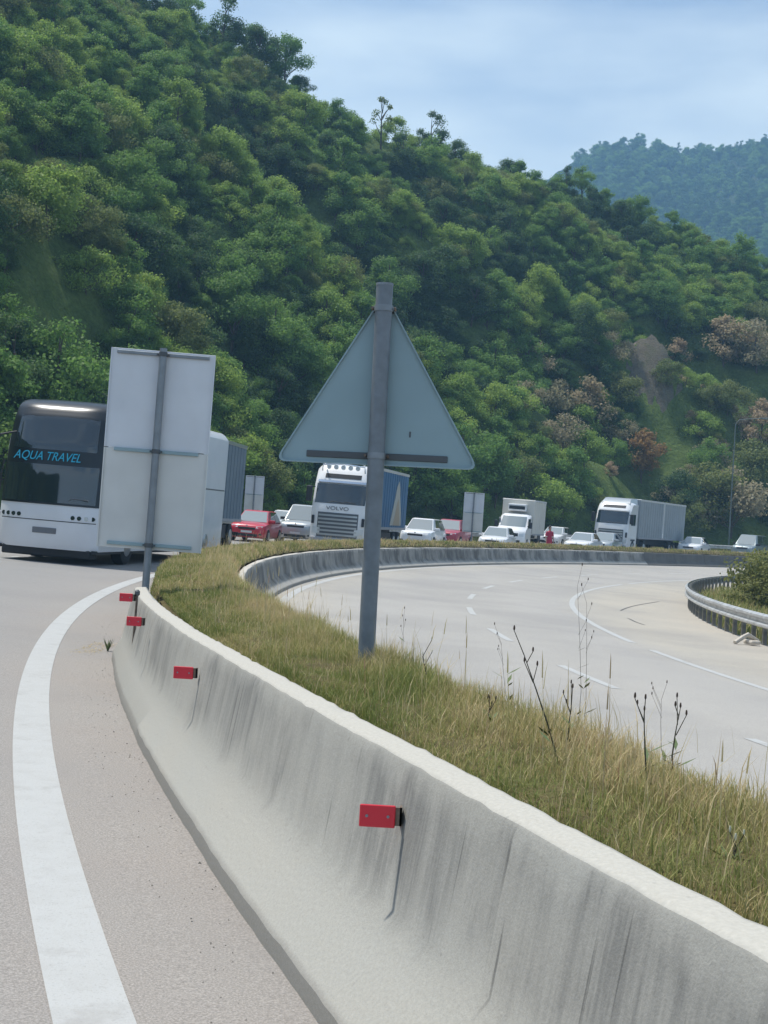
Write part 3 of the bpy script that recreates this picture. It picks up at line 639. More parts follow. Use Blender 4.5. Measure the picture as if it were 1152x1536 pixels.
for a in ((838, 1190, 786, 982, 99.45, 'tallest dark weed stalk with a forked top, rising from the median grass'), (975, 1180, 966, 1075, 99.35, 'dark weed stalk in the median with a knobbly tip, nearest right of the tall one'),
          (1002, 1130, 992, 1050, 99.05, 'thin dark stalk between two knobbly weeds at the grass edge'), (1012, 1130, 1018, 1074, 99.05, 'rightmost of the group of dark weed stalks at the grass edge'),
          (858, 1130, 857, 1060, 99.2, 'short dark weed stalk right of the tallest one'), (770, 1060, 752, 965, 99.0, 'very thin stalk left of the tallest weed'), (740, 1100, 735, 1060, 99.3, 'reddish stalk amid the dry grass left of the tall weed'),
          (868, 1060, 866, 880, 99.0, 'hair-thin tall stalk standing out against the right-hand road'), (876, 1070, 880, 905, 98.98, 'second hair-thin stalk against the right-hand road'), (612, 985, 606, 925, 99.0, 'pale thin stalk close to the right of the triangular sign pole')):
    weed(*a, th=.3 if 'thin' in a[5] else 1)
weed(645, 1015, 634, 985, 99.2, 'weed with a pale flower head near the triangular sign', 3, flower='pale_flower')
weed(1085, 1300, 1105, 1272, 99.6, 'low weed with a yellowish head at the right edge of the grass', 3, flower='pale_flower')
# tuft and litter at the foot of the near barrier
p = on_rho(160, TOE + .135, 1004, False); tf = empty('weed_tuft', (p.x, p.y, .0)); tag(tf, 'green tuft growing from the foot of the near barrier', 'weed')
for i in range(22):
    az = random.random() * 6.28; l = random.uniform(.05, .16); u = Vector((math.cos(az) * .5, math.sin(az) * .5, 1)) * l; sd_ = Vector((-math.sin(az), math.cos(az), 0)) * .008
    MB().add([-sd_, sd_, u * .6 + sd_ * .8, u, u * .6 - sd_ * .8], [(0, 1, 2, 3, 4)]).build('leaf', 'weed_leaf', tf)
spec = []
for i in range(170):
    q = Vector((p.x - random.uniform(.03, .32), p.y + random.uniform(-.5, .9), .012)); az = random.random() * 6.28; L_ = random.uniform(.04, .14); spec.append((q, .012, .003, L_ / .012, az, random.uniform(.6, 1)))
tag(grass('dry_litter', spec, 'grass_blades'), 'dry straw litter swept against the near barrier', 'litter', kind='stuff')
# grit along the foot of the barrier
m = MB()
for i in range(420):
    ph = R(random.uniform(-19.5, -3)); rho = TOE + .13 + abs(random.gauss(0, .16)); q = pol(rho, ph, zl(rho) + .001); r = random.uniform(.002, .006) * (1.8 if random.random() < .05 else 1)
    m.add([q + Vector((r, 0, 0)), q + Vector((-r * .5, r * .8, 0)), q + Vector((-r * .6, -r * .7, 0)), q + Vector((0, 0, r * .9))], [(0, 1, 3), (1, 2, 3), (2, 0, 3), (0, 2, 1)])
tag(m.build('grit', 'stone'), 'loose grit along the foot of the near barrier', 'grit', kind='stuff')

# ---------------------------------------------------------------- reflectors
def reflector(px, py, wpx, label, rho=100.16):
    p = on_rho(px, rho, py, False); d = ray(px, py); z = EYE + d.z * p.y; s = .118
    e = empty('barrier_reflector', (p.x, p.y, z)); tag(e, label, 'reflector', 'reflectors on the near barrier')
    MB().box(-s / 2, s / 2, -.004, .004, -.037, .037, .003, 1).build('plate', 'reflector_red', e)
    MB().box(s / 2 - .012, s / 2 + .022, .004, .012, -.03, .03).build('bracket', 'rusty_steel', e)
    for k in (-1, 1): MB().tube([(k * .035, -.007, .0), (k * .035, -.003, .0)], .005, 8).build('bolt', 'galvanised', e)
    MB().box(s / 2 + .014, s / 2 + .022, .004, .05, -.03, .03).build('bracket', 'rusty_steel', e)
reflector(566, 1224, 50, 'red rectangular reflector on the near barrier, the closest and largest', 100.30)
reflector(275, 1009, 28, 'red reflector on the near barrier, second from the camera', 100.36)
reflector(201, 932, 18, 'red reflector near the bend of the barrier, third from the camera', 100.45)
reflector(189, 896, 15, 'smallest red reflector, at the vanishing end of the near barrier', 100.45)
# thin stake with a knob at the bend
p = on_rho(189, 100.45, 896, False) + Vector((.083, .03, 0)); e = empty('marker_stake', (p.x, p.y, .0)); tag(e, 'thin stake with a dark knob carrying the smallest reflector, beside the sign post', 'stake')
MB().tube([(-.01, 0, -.05), (0, 0, .35), (.012, 0, .80)], [.013, .012, .010], 8).build('rod', 'rusty_steel', e)
MB().tube([(.012, 0, .785), (.012, 0, .80), (.012, 0, .83), (.012, 0, .845)], [.01, .024, .024, .01], 10).build('knob', 'bracket_dark', e, True)

# ---------------------------------------------------------------- signs
def rounded_poly(P, r, seg=6):
    out = []; n = len(P)
    for i in range(n):
        a, b, c = Vector(P[i - 1]), Vector(P[i]), Vector(P[(i + 1) % n]); u = (a - b).normalized(); v = (c - b).normalized()
        for k in range(seg + 1):
            f = k / seg; q = b + u * r * (1 - f) ** 2 + v * r * f ** 2; out.append((q.x, q.y))
    return out
bs = ray(550, 978) * 8.84; tri = empty('warning_sign', (bs.x, 8.84, .655), (R(-1), R(-.5), R(-3))); tag(tri, 'back of a large triangular road sign on a grey pole in the median', 'road sign')
H0 = 2.365
pole = MB().tube([(0, 0, -.25), (0, 0, .6), (0, 0, 1.4), (0, 0, H0)], .051, 20); pole.build('pole', 'pole_grey', tri, True)
MB().tube([(0, 0, H0 - .002), (0, 0, H0 + .012)], .053, 20).build('pole_cap', 'galvanised', tri, True)
zb = 1.275; P3 = rounded_poly([(-.622, zb), (.622, zb), (0, zb + 1.06)], .075)
pl = MB().prism(P3, .062, .067).build('panel', 'sign_back', tri)
fl = rounded_poly([(-.622, zb), (.622, zb), (0, zb + 1.06)], .075); cxm = (0, zb + .36)
inn = [(cxm[0] + (x - cxm[0]) * .975, cxm[1] + (z - cxm[1]) * .975) for x, z in fl]; n = len(fl)
MB().add([(x, .046, z) for x, z in fl] + [(x, .046, z) for x, z in inn] + [(x, .0615, z) for x, z in fl] + [(x, .0615, z) for x, z in inn],
         [(i, (i + 1) % n, n + (i + 1) % n, n + i) for i in range(n)] + [(i, 2 * n + i, 2 * n + (i + 1) % n, (i + 1) % n) for i in range(n)] + [(n + i, n + (i + 1) % n, 3 * n + (i + 1) % n, 3 * n + i) for i in range(n)]).build('folded_edge', 'sign_back', pl)
for z, hw, mm in ((zb + .055, .43, 'bracket_dark'), (zb + .95, .075, 'bracket_dark')):
    r_ = MB().box(-hw, hw, .052, .0615, z - .02, z + .02, .003, 1).build('rail', mm, tri)
    MB().tube([(-.02 * 0, 0, z - .018), (0, 0, z + .018)], .0565, 20).build('clamp', 'galvanised', tri, True)
    for sx in (-1, 1): MB().tube([(sx * .068, -.02, z), (sx * .068, .055, z)], .008, 8).build('bolt', 'rusty_steel', tri)
MB().box(.19, .2, .0585, .0615, zb + .18, zb + .215).build('scratch', 'bracket_dark', tri)
def board(px, py, base_rho, d, z_bot, yaw, lean, label, base_z, detail=True, sc=1):
    b = ray(px, py) * d; e = empty('traffic_board', (b.x, d, base_z), (0, R(lean), R(yaw))); tag(e, label, 'road sign', 'two-panel road signs seen from behind'); e.scale = (sc, sc, sc)
    zb = (z_bot - base_z) / sc; W = .515
    MB().tube([(0, 0, -.3), (0, 0, zb + .5), (0, 0, zb + 2.02)], .037, 14).build('pole', 'galvanised', e, True)
    for k, mm in ((1, 'sign_back_pale'), (0, 'sign_back_warm')):
        o = MB().box(-W, W, .06, .065, zb + k * 1.002, zb + k * 1.002 + .995, .002, 1).build('panel', mm, e)
        if detail:
            for s in (-1, 1): MB().box(s * W - .006, s * W + .006, .043, .0598, zb + k * 1.002, zb + k * 1.002 + .995).build('folded_edge', mm, o)
    for z, hw in ((.045, .42), (.985, .42), (1.96, .46)):
        MB().box(-hw, hw, .038, .0595, zb + z - .017, zb + z + .017, .003, 1).build('rail', 'galvanised' if z > 1.5 else 'sign_back', e)
        MB().tube([(0, 0, zb + z - .022), (0, 0, zb + z + .022)], .042, 14).build('clamp', 'bracket_dark', e, True)
        if detail:
            for s in (-1, 1): MB().tube([(s * .055, .0, zb + z), (s * .055, .05, zb + z)], .009, 8).build('bolt', 'bracket_dark', e)
board(217, 884, 99.9, 15.9, 1.13, 4, 1.0, 'back of a tall two-panel sign standing at the bend of the near barrier', .30, True, 1.085)
board(707, 806, 99.6, 74, 1.24, -14, .6, 'small distant two-panel sign on the median in front of the red car', .6, False)
board(377, 800, 112.8, 80, 1.6, -4, .5, 'grey two-panel sign half hidden behind the bright red car', .38, False)
# lamp post among the trees
p = on_rho(1094, 116.0, 800); e = empty('street_lamp', (p.x, p.y, .3)); tag(e, 'slim grey street lamp with a long arm among the roadside trees', 'street lamp')
MB().tube([(0, 0, -.3), (0, 0, 5), (0, 0, 11.6)], [.07, .06, .045], 10).build('pole', 'lamp_post', e, True)
MB().tube([(0, 0, 11.5), (.3, 0, 11.95), (1.2, 0, 12.1), (2.4, 0, 12.2)], [.045, .04, .035, .03], 8).build('arm', 'lamp_post', e, True)
MB().box(2.1, 2.9, -.15, .15, 12.14, 12.26, .05).build('lamp_head', 'lamp_post', e)
# debris under the guardrail
p = on_rho(1118, GR + .5, 968, False); e = empty('broken_marker', (p.x, p.y, zr(GR + .45)), (0, 0, .5)); tag(e, 'pale bent piece of debris lying on the shoulder by the guardrail', 'debris')
MB().tube([(-.32, 0, .05), (-.05, .05, .17), (.10, .05, .23), (.38, 0, .10)], [.05, .055, .06, .04], 8).build('bent_post', 'debris_pale', e, True)
MB().box(.05, .34, -.16, .14, .02, .11, .03).build('lump', 'debris_pale', e)

# ================================================================ VEHICLES  (front towards -Y, origin at the middle of the front on the ground)
def text_part(txt, size, mat, parent, loc, rotx=R(90), shear=0, ext=.004, name='lettering', rot=None):
    cu = bpy.data.curves.new('t', 'FONT'); cu.body = txt; cu.size = size; cu.extrude = ext; cu.align_x = 'CENTER'; cu.shear = shear
    o = link(bpy.data.objects.new('t', cu)); dg = bpy.context.evaluated_depsgraph_get(); me = bpy.data.meshes.new_from_object(o.evaluated_get(dg)); bpy.data.objects.remove(o)
    me.materials.clear(); me.materials.append(MATS[mat]); me.name = name
    t = link(bpy.data.objects.new(name, me)); t.parent = parent; t.location = loc; t.rotation_euler = rot or (rotx, 0, 0); return t
WH = {}
def wheel(parent, x, y, r, wd, side):
    key = (r, wd)
    if key not in WH:
        t = MB().tube([(-wd / 2, 0, 0), (-wd / 2 + .02, 0, 0), (wd / 2 - .02, 0, 0), (wd / 2, 0, 0)], [r * .88, r, r, r * .88], 20).mesh('tyre', 'rubber', True)
        q = MB().tube([(wd / 2 - .01, 0, 0), (wd / 2 + .012, 0, 0)], [r * .62, r * .56], 14)
        q.tube([(wd / 2, 0, 0), (wd / 2 + .025, 0, 0)], [r * .18, r * .15], 10); WH[key] = (t, q.mesh('rim', 'rim', True))
    e = link(bpy.data.objects.new('wheel', WH[key][0])); e.parent = parent; e.location = (x, y, r)
    if side < 0: e.rotation_euler = (0, 0, math.pi)
    k = link(bpy.data.objects.new('rim', WH[key][1])); k.parent = e
def place(e, px, d, yaw, bank=.03, py=815):
    q = ray(px, py) * d; rho = rho_of((q.x, d)); e.location = (q.x, d, .03 * (rho - TOE) + .001); e.rotation_euler = (0, bank * math.cos(R(yaw)) * .9, -R(yaw))
    th = yaw; return e
def quad_on(parent, name, mat, a, b, c, d, off, inset=.06, n=None):
    a, b, c, d = map(Vector, (a, b, c, d)); nn = (b - a).cross(d - a).normalized() * off; m = (a + b + c + d) / 4
    ps = [p + (m - p) * inset + nn for p in (a, b, c, d)]; ps2 = [p - nn * 1.4 for p in ps]
    return MB().add(ps + ps2, [(0, 1, 2, 3), (4, 7, 6, 5), (0, 4, 5, 1), (1, 5, 6, 2), (2, 6, 7, 3), (3, 7, 4, 0)]).build(name, mat, parent)
def car(kind, paint, label, name='car', cat='car'):
    Ln, W, H, cowl, rf0, rf1, rear, bz, hood = {'hatch': (4.1, 1.76, 1.49, 1.0, 1.75, 3.45, 4.02, .93, .88), 'sedan': (4.55, 1.8, 1.45, 1.2, 1.95, 3.3, 4.05, .92, .86),
        'suv': (4.45, 1.84, 1.68, 1.05, 1.7, 3.9, 4.38, 1.05, 1.0), 'van': (4.9, 1.9, 1.92, .85, 1.6, 4.6, 4.85, 1.1, 1.05)}[kind]
    e = empty(name); tag(e, label, cat, 'vehicles in the queue'); hw = W / 2
    st = [(0, .70, .34, hood - .30), (.03, .84, .24, hood - .18), (.12, .94, .2, hood - .10), (.35, .99, .19, hood - .04), (cowl, 1, .19, bz - .01), (Ln * .5, 1, .19, bz), (Ln * .8, 1, .19, bz + .02), (Ln - .22, .97, .22, bz + .02), (Ln - .05, .9, .3, bz - .02), (Ln, .78, .42, bz - .1)]
    rings = []
    for y, k, z0, z1 in st:
        w_ = hw * k; half = [(0, z0), (w_ * .86, z0), (w_ * .98, z0 + .07), (w_, z0 + (z1 - z0) * .45), (w_ * .985, z0 + (z1 - z0) * .75), (w_ * .94, z1 - .04), (w_ * .85, z1 + .005), (w_ * .4, z1 + .03), (0, z1 + .035)]
        rings.append([(x, y, z) for x, z in half] + [(-x, y, z) for x, z in half[-2:0:-1]])
    body = MB().loft(rings).build('body', paint, e, True)
    bw, rw = hw * .90, hw * .70; zb_ = bz + .005; zt = H - .05
    A = [(-bw * .93, cowl, zb_), (bw * .93, cowl, zb_), (bw, cowl + .5, zb_ + .02), (bw, rear - .25, zb_ + .03), (bw * .92, rear, zb_ + .02), (-bw * .92, rear, zb_ + .02), (-bw, rear - .25, zb_ + .03), (-bw, cowl + .5, zb_ + .02)]
    B = [(-rw * .93, rf0, zt), (rw * .93, rf0, zt), (rw, rf0 + .25, zt + .015), (rw, rf1 - .2, zt + .01), (rw * .92, rf1, zt - .02), (-rw * .92, rf1, zt - .02), (-rw, rf1 - .2, zt + .01), (-rw, rf0 + .25, zt + .015)]
    T = [(x * .82, y + (.12 if y < 2.3 else -.1), H) for x, y, z in B]
    MB().loft([A, B, T]).build('cabin', paint, e, True)
    quad_on(e, 'windscreen', 'glass_car', A[0], A[1], B[1], B[0], .012, .05)
    quad_on(e, 'rear_window', 'glass_car', A[4], A[5], B[5], B[4], .012, .1)
    for s in (1, -1):
        i0, i1 = (2, 3) if s > 0 else (7, 6)
        a, b, c, d = Vector(A[i0]), Vector(A[i1]), Vector(B[i1]), Vector(B[i0]); m0, m1 = (a + b) / 2, (c + d) / 2
        for p, q, r_, t in ((a, m0, m1, d), (m0, b, c, m1)):
            quad_on(e, 'side_window', 'glass_dark', *((p, q, r_, t) if s > 0 else (q, p, t, r_)), .008, .07)
        wx = hw - .09
        for y in (Ln * .185, Ln * .79):
            wheel(e, s * (wx + .02), y, .32 if kind in ('hatch', 'sedan') else .36, .2, s)
        MB().box(*sorted((s * hw * .86, s * (hw + .16))), cowl + .32, cowl + .45, bz + .0, bz + .14, .03).build('mirror', 'black_plastic' if kind == 'van' else paint, e)
        MB().loft([[(s * hw * .50, .02 - .03, hood - .22), (s * hw * .80, .075 - .02, hood - .20), (s * hw * .86, .10, hood - .10), (s * hw * .5, .05, hood - .13)], [(s * hw * .50, .10, hood - .24), (s * hw * .84, .3, hood - .22), (s * hw * .9, .42, hood - .09), (s * hw * .5, .25, hood - .12)]]).build('headlight', 'lamp_glass', e)
        MB().box(*sorted((s * hw * .62, s * hw * .82)), .0, .1, .34, .43, .02).build('fog_lamp', 'black_plastic', e)
    MB().box(-hw * .46, hw * .46, -.018, .1, hood - .30, hood - .19, .02).build('grille', 'black_plastic', e)
    MB().box(-hw * .60, hw * .60, -.012, .15, .26, .40, .03).build('bumper_intake', 'black_plastic', e)
    MB().box(-.26, .26, -.026, -.005, .43, .53).build('number_plate', 'plate_white', e)
    MB().box(-.04, .04, -.03, 0, hood - .16, hood - .09, .015).build('badge', 'chrome', e)
    return e
YC = lambda px, d: R(0)
cars = [('hatch', 'red_paint', 368, 68, 8, 'bright red car facing the camera beside the slate lorry'), ('hatch', 'white_paint', 411, 79, 12, 'white car just right of the bright red car'), ('van', 'silver_paint', 441, 73.5, 10, 'pale silver people carrier left of the white lorry'),
        ('suv', 'white_paint', 621, 80.5, 14, 'white car right behind the blue lorry'), ('suv', 'dark_red_paint', 663, 87.5, 16, 'dark red car left of the small distant sign'), ('hatch', 'white_paint', 737, 86, 14, 'white car between the small distant sign and the box truck'),
        ('hatch', 'white_paint', 822, 108.5, 22, 'white car behind the person in red'), ('sedan', 'white_paint', 864, 95, 20, 'white low car right of the person in red'), ('hatch', 'silver_paint', 898, 101, 22, 'silver car directly in front of the grey lorry'),
        ('sedan', 'white_paint', 1032, 114, 24, 'white car right of the grey lorry'), ('van', 'grey_paint', 1113, 117, 30, 'grey-green van at the right end of the queue')]
for kd, pt, px, d, yw, lab in cars: place(car(kd, pt, lab, 'van' if kd == 'van' and px > 1000 else 'car', 'van' if kd == 'van' and px > 1000 else 'car'), px, d, yw)

class Shell:                                               # rounded nose: y of the front skin at (x, z)
    def __init__(s, W, prof, k=.28, e=3.2, y0=0): s.W = W; s.p = prof; s.k = k; s.e = e; s.y0 = y0
    def y(s, x, z): return s.y0 + float(np.interp(z, [q[1] for q in s.p], [q[0] for q in s.p])) + s.k * abs(x / (s.W / 2)) ** s.e
    def patch(s, x0, x1, z0, z1, off, nx=14, nzz=10, shape=None, lift=0):
        V = []
        for i in range(nx + 1):
            for j in range(nzz + 1):
                u, v = i / nx, j / nzz; x = x0 + (x1 - x0) * u; z = z0 + (z1 - z0) * v
                if shape: x, z = shape(x, z, u, v)
                V.append((x, s.y(x, z) - off, z + lift * v ** 4))
        m = nzz + 1; Fq = [(i * m + j, (i + 1) * m + j, (i + 1) * m + j + 1, i * m + j + 1) for i in range(nx) for j in range(nzz)]
        k = len(V); V2 = [(x, y + off + .02, z) for x, y, z in V]; Fb = [tuple(q + k for q in f[::-1]) for f in Fq]
        ed = [i * m for i in range(nx + 1)] + [nx * m + j for j in range(1, m)] + [i * m + m - 1 for i in range(nx - 1, -1, -1)] + [j for j in range(m - 2, 0, -1)]
        Fe = [(ed[i], ed[i] + k, ed[(i + 1) % len(ed)] + k, ed[(i + 1) % len(ed)]) for i in range(len(ed))]
        return MB().add(V + V2, Fq + Fb + Fe)
    def body(s, yb, rtop=.14, zb=None, taper=0, n=20):
        xs = [math.sin((i / n - .5) * math.pi) * s.W / 2 for i in range(n + 1)]; zz = [q[1] for q in s.p]; zt = zz[-1]; V = []
        rows = []
        for x in xs:
            dz = rtop * max(0, (abs(x / (s.W / 2)) - .72) / .28) ** 2.2; col = []
            for z in zz:
                z2 = z - dz * max(0, (z - zt + 1.0)); col.append((x, s.y(x, z), z2))
            rows.append(col + [(x * (1 - taper), s.y0 + yb, zt - dz), (x * (1 - taper), s.y0 + yb, zz[0])])
        m = len(rows[0]); V = [p for c in rows for p in c]
        Fq = [(i * m + j, (i + 1) * m + j, (i + 1) * m + (j + 1) % m, i * m + (j + 1) % m) for i in range(n) for j in range(m)]
        return MB().add(V, Fq + [tuple(range(m)), tuple(n * m + j for j in range(m))][:2])

# ---- coach
bus = empty('coach'); tag(bus, 'white double-height coach with dark windscreens and cyan lettering at the left edge', 'coach', 'vehicles in the queue')
BL = 11.6; sh = Shell(2.55, [(.05, .34), (0, .5), (0, 1.25), (.03, 1.5), (.10, 2.2), (.22, 2.9), (.42, 3.5), (.62, 3.76), (.95, 3.92), (1.5, 3.98)], .30, 4)
sh.body(BL, .26).build('body', 'bus_white', bus, True)
sh.patch(-1.265, 1.265, 1.40, 3.975, .022, 24, 40, lambda x, z, u, v: (x * (1 - .03 * v * v), z - .10 * v * abs(2 * u - 1) ** 4), .035).build('front_glazing', 'bus_glazing', bus, True)
sh.patch(-1.06, 1.06, 2.72, 3.66, .034, 20, 12, lambda x, z, u, v: (x * (1 - .05 * v), z - .12 * (2 * u - 1) ** 2 * v)).build('upper_windscreen', 'glass_dark', bus, True)
sh.patch(-1.16, 1.16, 1.45, 2.36, .034, 20, 10).build('lower_windscreen', 'glass_dark', bus, True)
for wd_, xw in (('AQUA', -.60), ('TRAVEL', .28)):
    tx = text_part(wd_, .30, 'letters_cyan', bus, (xw, sh.y(0, 2.47) - .05, 2.46), shear=.25); tx.scale = (.86, 1, 1); tx.rotation_euler = (R(80), 0, 0)
sh.patch(-1.2, 1.2, 1.005, 1.025, .004, 20, 1).build('panel_seam', 'black_plastic', bus)
for xs in ((-1.13, -.98, -.83, -.68), (.68, .83, .98, 1.13)):
    for x in xs: MB().tube([(x, sh.y(x, 1.12) - .012, 1.12), (x, sh.y(x, 1.12) + .06, 1.12)], .052, 14).build('headlight', 'lamp_glass' if x in (.98,) else 'glass_dark', bus)
MB().box(-.30, .30, -.02, .06, .70, .84, .01).build('number_plate', 'plate_grey', bus)
MB().box(-1.12, 1.12, .16, .7, .14, .36, .04).build('front_skirt', 'black_plastic', bus)
for s in (1, -1):
    for k in range(6):
        y0 = .95 + k * 1.32; MB().box(*sorted((s * 1.262, s * 1.283)), y0, y0 + 1.28, 2.42, 3.52, .01, 1).build('side_window', 'glass_dark', bus)
    MB().box(*sorted((s * 1.262, s * 1.284)), 1.0, 9.0, 1.55, 2.05, .01, 1).build('lower_side_window', 'glass_dark', bus)
    MB().box(*sorted((s * 1.27, s * 1.281)), .5, BL - .05, 2.13, 2.17).build('side_seam', 'letters_dark', bus)
    MB().box(*sorted((s * 1.262, s * 1.282)), .42, .52, .5, 1.15, .01, 1).build('door_gap', 'black_plastic', bus)
    for y in (2.5, 8.5, 9.8): wheel(bus, s * 1.12, y, .5, .3, s)
    MB().tube([(s * 1.05, .35, 3.1), (s * 1.32, .05, 3.0), (s * 1.42, -.02, 2.8)], [.025, .025, .02], 6).build('mirror_arm', 'black_plastic', bus) if s < 0 else None
    MB().box(*sorted((s * 1.15, s * 1.26)), .2, BL - .4, .28, .36).build('skirt', 'black_plastic', bus)
MB().box(-1.0, 1.0, 3.2, 5.2, 3.98, 4.10, .05).build('roof_unit', 'bus_white', bus)
for x in (-.6, .5):
    MB().tube([(x, sh.y(x, 1.5) - .02, 1.50), (x + .15, sh.y(x, 1.6) - .035, 1.58), (x + .55, sh.y(x, 1.55) - .035, 1.56)], .012, 6).build('wiper', 'letters_dark', bus)
MB().box(-.72, -.40, .25, .30, 1.48, 1.60).build('dashboard_card', 'plate_white', bus)
place(bus, 62, 35.3, 8.7, .03, 846)

# ---- cab-over lorries
def lorry(name, label, cab_paint, cabin_h, bodyfn, lampbar=True, brand=None):
    e = empty(name); tag(e, label, 'lorry', 'vehicles in the queue'); W = 2.5; h = cabin_h
    sh = Shell(W, [(.03, .32), (0, .5), (0, 1.6), (.06, 2.05), (.16, 2.4), (.34, 3.0), (.42, 3.15), (.72, h - .12), (.95, h)], .16, 5)
    cab = sh.body(2.35, .18, None, .02).build('cab', cab_paint, e, True)
    sh.patch(-1.14, 1.14, 2.12, 3.0, .012, 16, 8).build('windscreen', 'glass_dark', e, True)
    sh.patch(-1.10, 1.10, 3.06, 3.16, .12, 16, 2).build('sun_visor', 'chrome' if lampbar else 'white_paint', e)
    sh.patch(-.82, .82, 3.26, 3.46, .012, 12, 3).build('roof_panel', 'black_plastic', e)
    g = sh.patch(-.92, .92, .62, 1.72, .014, 14, 4).build('grille', 'letters_dark', e)
    for k in range(6): sh.patch(-.88, .88, .70 + k * .17, .78 + k * .17, .034, 12, 1).build('grille_bar', 'silver_paint', g)
    for s in (1, -1):
        sh.patch(*sorted((s * .78, s * 1.16)), .74, 1.02, .03, 6, 3, lambda x, z, u, v: (x, z + .10 * abs(x) - .08)).build('headlight', 'lamp_glass', e, True)
        MB().box(*sorted((s * 1.08, s * 1.2)), .0, .12, 1.18, 1.55, .03).build('corner_vent', 'black_plastic', e)
        MB().box(*sorted((s * 1.235, s * 1.262)), .75, 1.75, 2.05, 2.85, .03, 1).build('side_window', 'glass_dark', e)
        MB().box(*sorted((s * 1.30, s * 1.56)), .12, .30, 2.15, 2.85, .05).build('mirror', 'black_plastic', e)
        MB().box(*sorted((s * 1.18, s * 1.36)), .2, .26, 2.78, 2.83).build('mirror_arm', 'black_plastic', e)
        wheel(e, s * 1.10, 1.40, .5, .3, s); MB().box(*sorted((s * 1.2, s * 1.25)), .85, 1.95, .95, 1.08, .02).build('wheel_arch', 'black_plastic', e)
    MB().box(-1.2, 1.2, -.06, .35, .30, .62, .06).build('bumper', 'letters_grey', e)
    MB().box(-.27, .27, -.085, -.055, .40, .51).build('number_plate', 'plate_white', e)
    if brand: text_part(brand, .23, 'letters_dark', e, (-.05, sh.y(0, 1.95) - .03, 1.84)).scale = (1.35, 1, 1)
    for x in (-.5, .1): MB().tube([(x, sh.y(x, 2.16) - .02, 2.14), (x + .2, sh.y(x, 2.2) - .035, 2.22), (x + .6, sh.y(x, 2.2) - .03, 2.19)], .014, 6).build('wiper', 'black_plastic', e)
    if lampbar:
        lb = MB().tube([(-.98, .50, h - .32), (-.95, .42, h - .05), (0, .38, h + .02), (.95, .42, h - .05), (.98, .50, h - .32)], .035, 8).build('lamp_bar', 'chrome', e, True)
        for x in (-.66, -.33, 0, .33, .66): MB().tube([(x, .30, h - .13), (x, .38, h - .13), (x, .46, h - .13)], [.10, .11, .05], 14).build('roof_lamp', 'lamp_glass', lb, True)
        for x in (-.9, .9): MB().tube([(x, .7, h - .05), (x, .45, h + .10), (x, .40, h + .10)], [.03, .05, .08], 10).build('roof_horn', 'chrome', e, True)
    else:
        MB().loft([[(-1.05, .75, h - .1), (1.05, .75, h - .1), (1.15, 2.3, h - .1), (-1.15, 2.3, h - .1)], [(-.95, 1.2, h + .22), (.95, 1.2, h + .22), (1.1, 2.3, h + .3), (-1.1, 2.3, h + .3)]]).build('wind_deflector', cab_paint, e, True)
    bodyfn(e); return e
def box_body(e, mat, y0, y1, z0, z1, W, trim='white_paint', panels=1, axles=(), posts='letters_grey'):
    MB().box(-W / 2, W / 2, y0, y1, z0, z1, .02, 1).build('cargo_body', mat, e)
    for s in (1, -1):
        MB().box(*sorted((s * W / 2, s * (W / 2 + .03))), y0, y1, z1 - .10, z1 + .03, .008, 1).build('top_rail', trim, e)
        MB().box(*sorted((s * W / 2, s * (W / 2 + .02))), y0, y1, z0 - .02, z0 + .10, .005, 1).build('bottom_rail', posts, e)
        for k in range(1, panels): yk = y0 + (y1 - y0) * k / panels; MB().box(*sorted((s * W / 2, s * (W / 2 + .028))), yk - .16, yk + .16, z0 + .1, z1 - .1).build('body_post', trim, e)
        n = int((y1 - y0) / .62)
        for k in range(n): yk = y0 + .3 + k * .62; MB().box(*sorted((s * W / 2, s * (W / 2 + .012))), yk - .02, yk + .02, z0 + .1, z1 - .1).build('strap', mat, e)
        for y in axles: wheel(e, s * 1.08, y, .5, .32, s)
        MB().box(*sorted((s * 1.12, s * 1.18)), y0 + 1.6, min(axles) - .7 if axles and min(axles) - .7 > y0 + 1.8 else y0 + 2.4, .45, .95).build('side_guard', 'chassis', e)
    MB().box(-W / 2 - .01, W / 2 + .01, y0 + .1, y1 - .02, z1 + .002, z1 + .03, .008, 1).build('roof_sheet', trim, e)
    MB().box(-.5, .5, 1.2, y1 - .2, .70, z0 - .01, .03).build('chassis', 'chassis', e)
    MB().box(-1.2, 1.2, y1 - .12, y1 - .02, .5, .66, .02).build('rear_bar', 'chassis', e)
def blue_body(e):
    box_body(e, 'curtain_blue', 2.6, 10.6, 1.12, 3.92, 2.5, 'white_paint', 1, (7.6, 8.9))
    x = 1.275
    for dy, mat, sc, off in ((0, 'emblem_cream', 1, .006), (.15, 'emblem_tan', .6, .010)):      # pale spire-like print on the curtain side
        pts = [(-.95, 1.32), (.85, 1.32), (.75, 1.9), (.45, 2.6), (.30, 3.15), (.1, 3.5), (-.18, 3.2), (-.40, 2.6), (-.7, 1.9)]
        c0 = (7.6 + dy, 1.32); P = [(c0[0] + a * sc * 1.7, c0[1] + (b - 1.32) * sc) for a, b in pts]; n = len(P)
        MB().add([(x + off, a, b) for a, b in P] + [(x - .02, a, b) for a, b in P], [tuple(range(n)), tuple(range(2 * n - 1, n - 1, -1))] + [(i, i + n, (i + 1) % n + n, (i + 1) % n) for i in range(n)]).build('printed_emblem', mat, e)
lv = lorry('lorry', 'white lorry with roof lamps and a blue curtain body with a pale emblem', 'white_paint', 3.88, blue_body, True, 'VOLVO'); place(lv, 503, 65, 10.5)
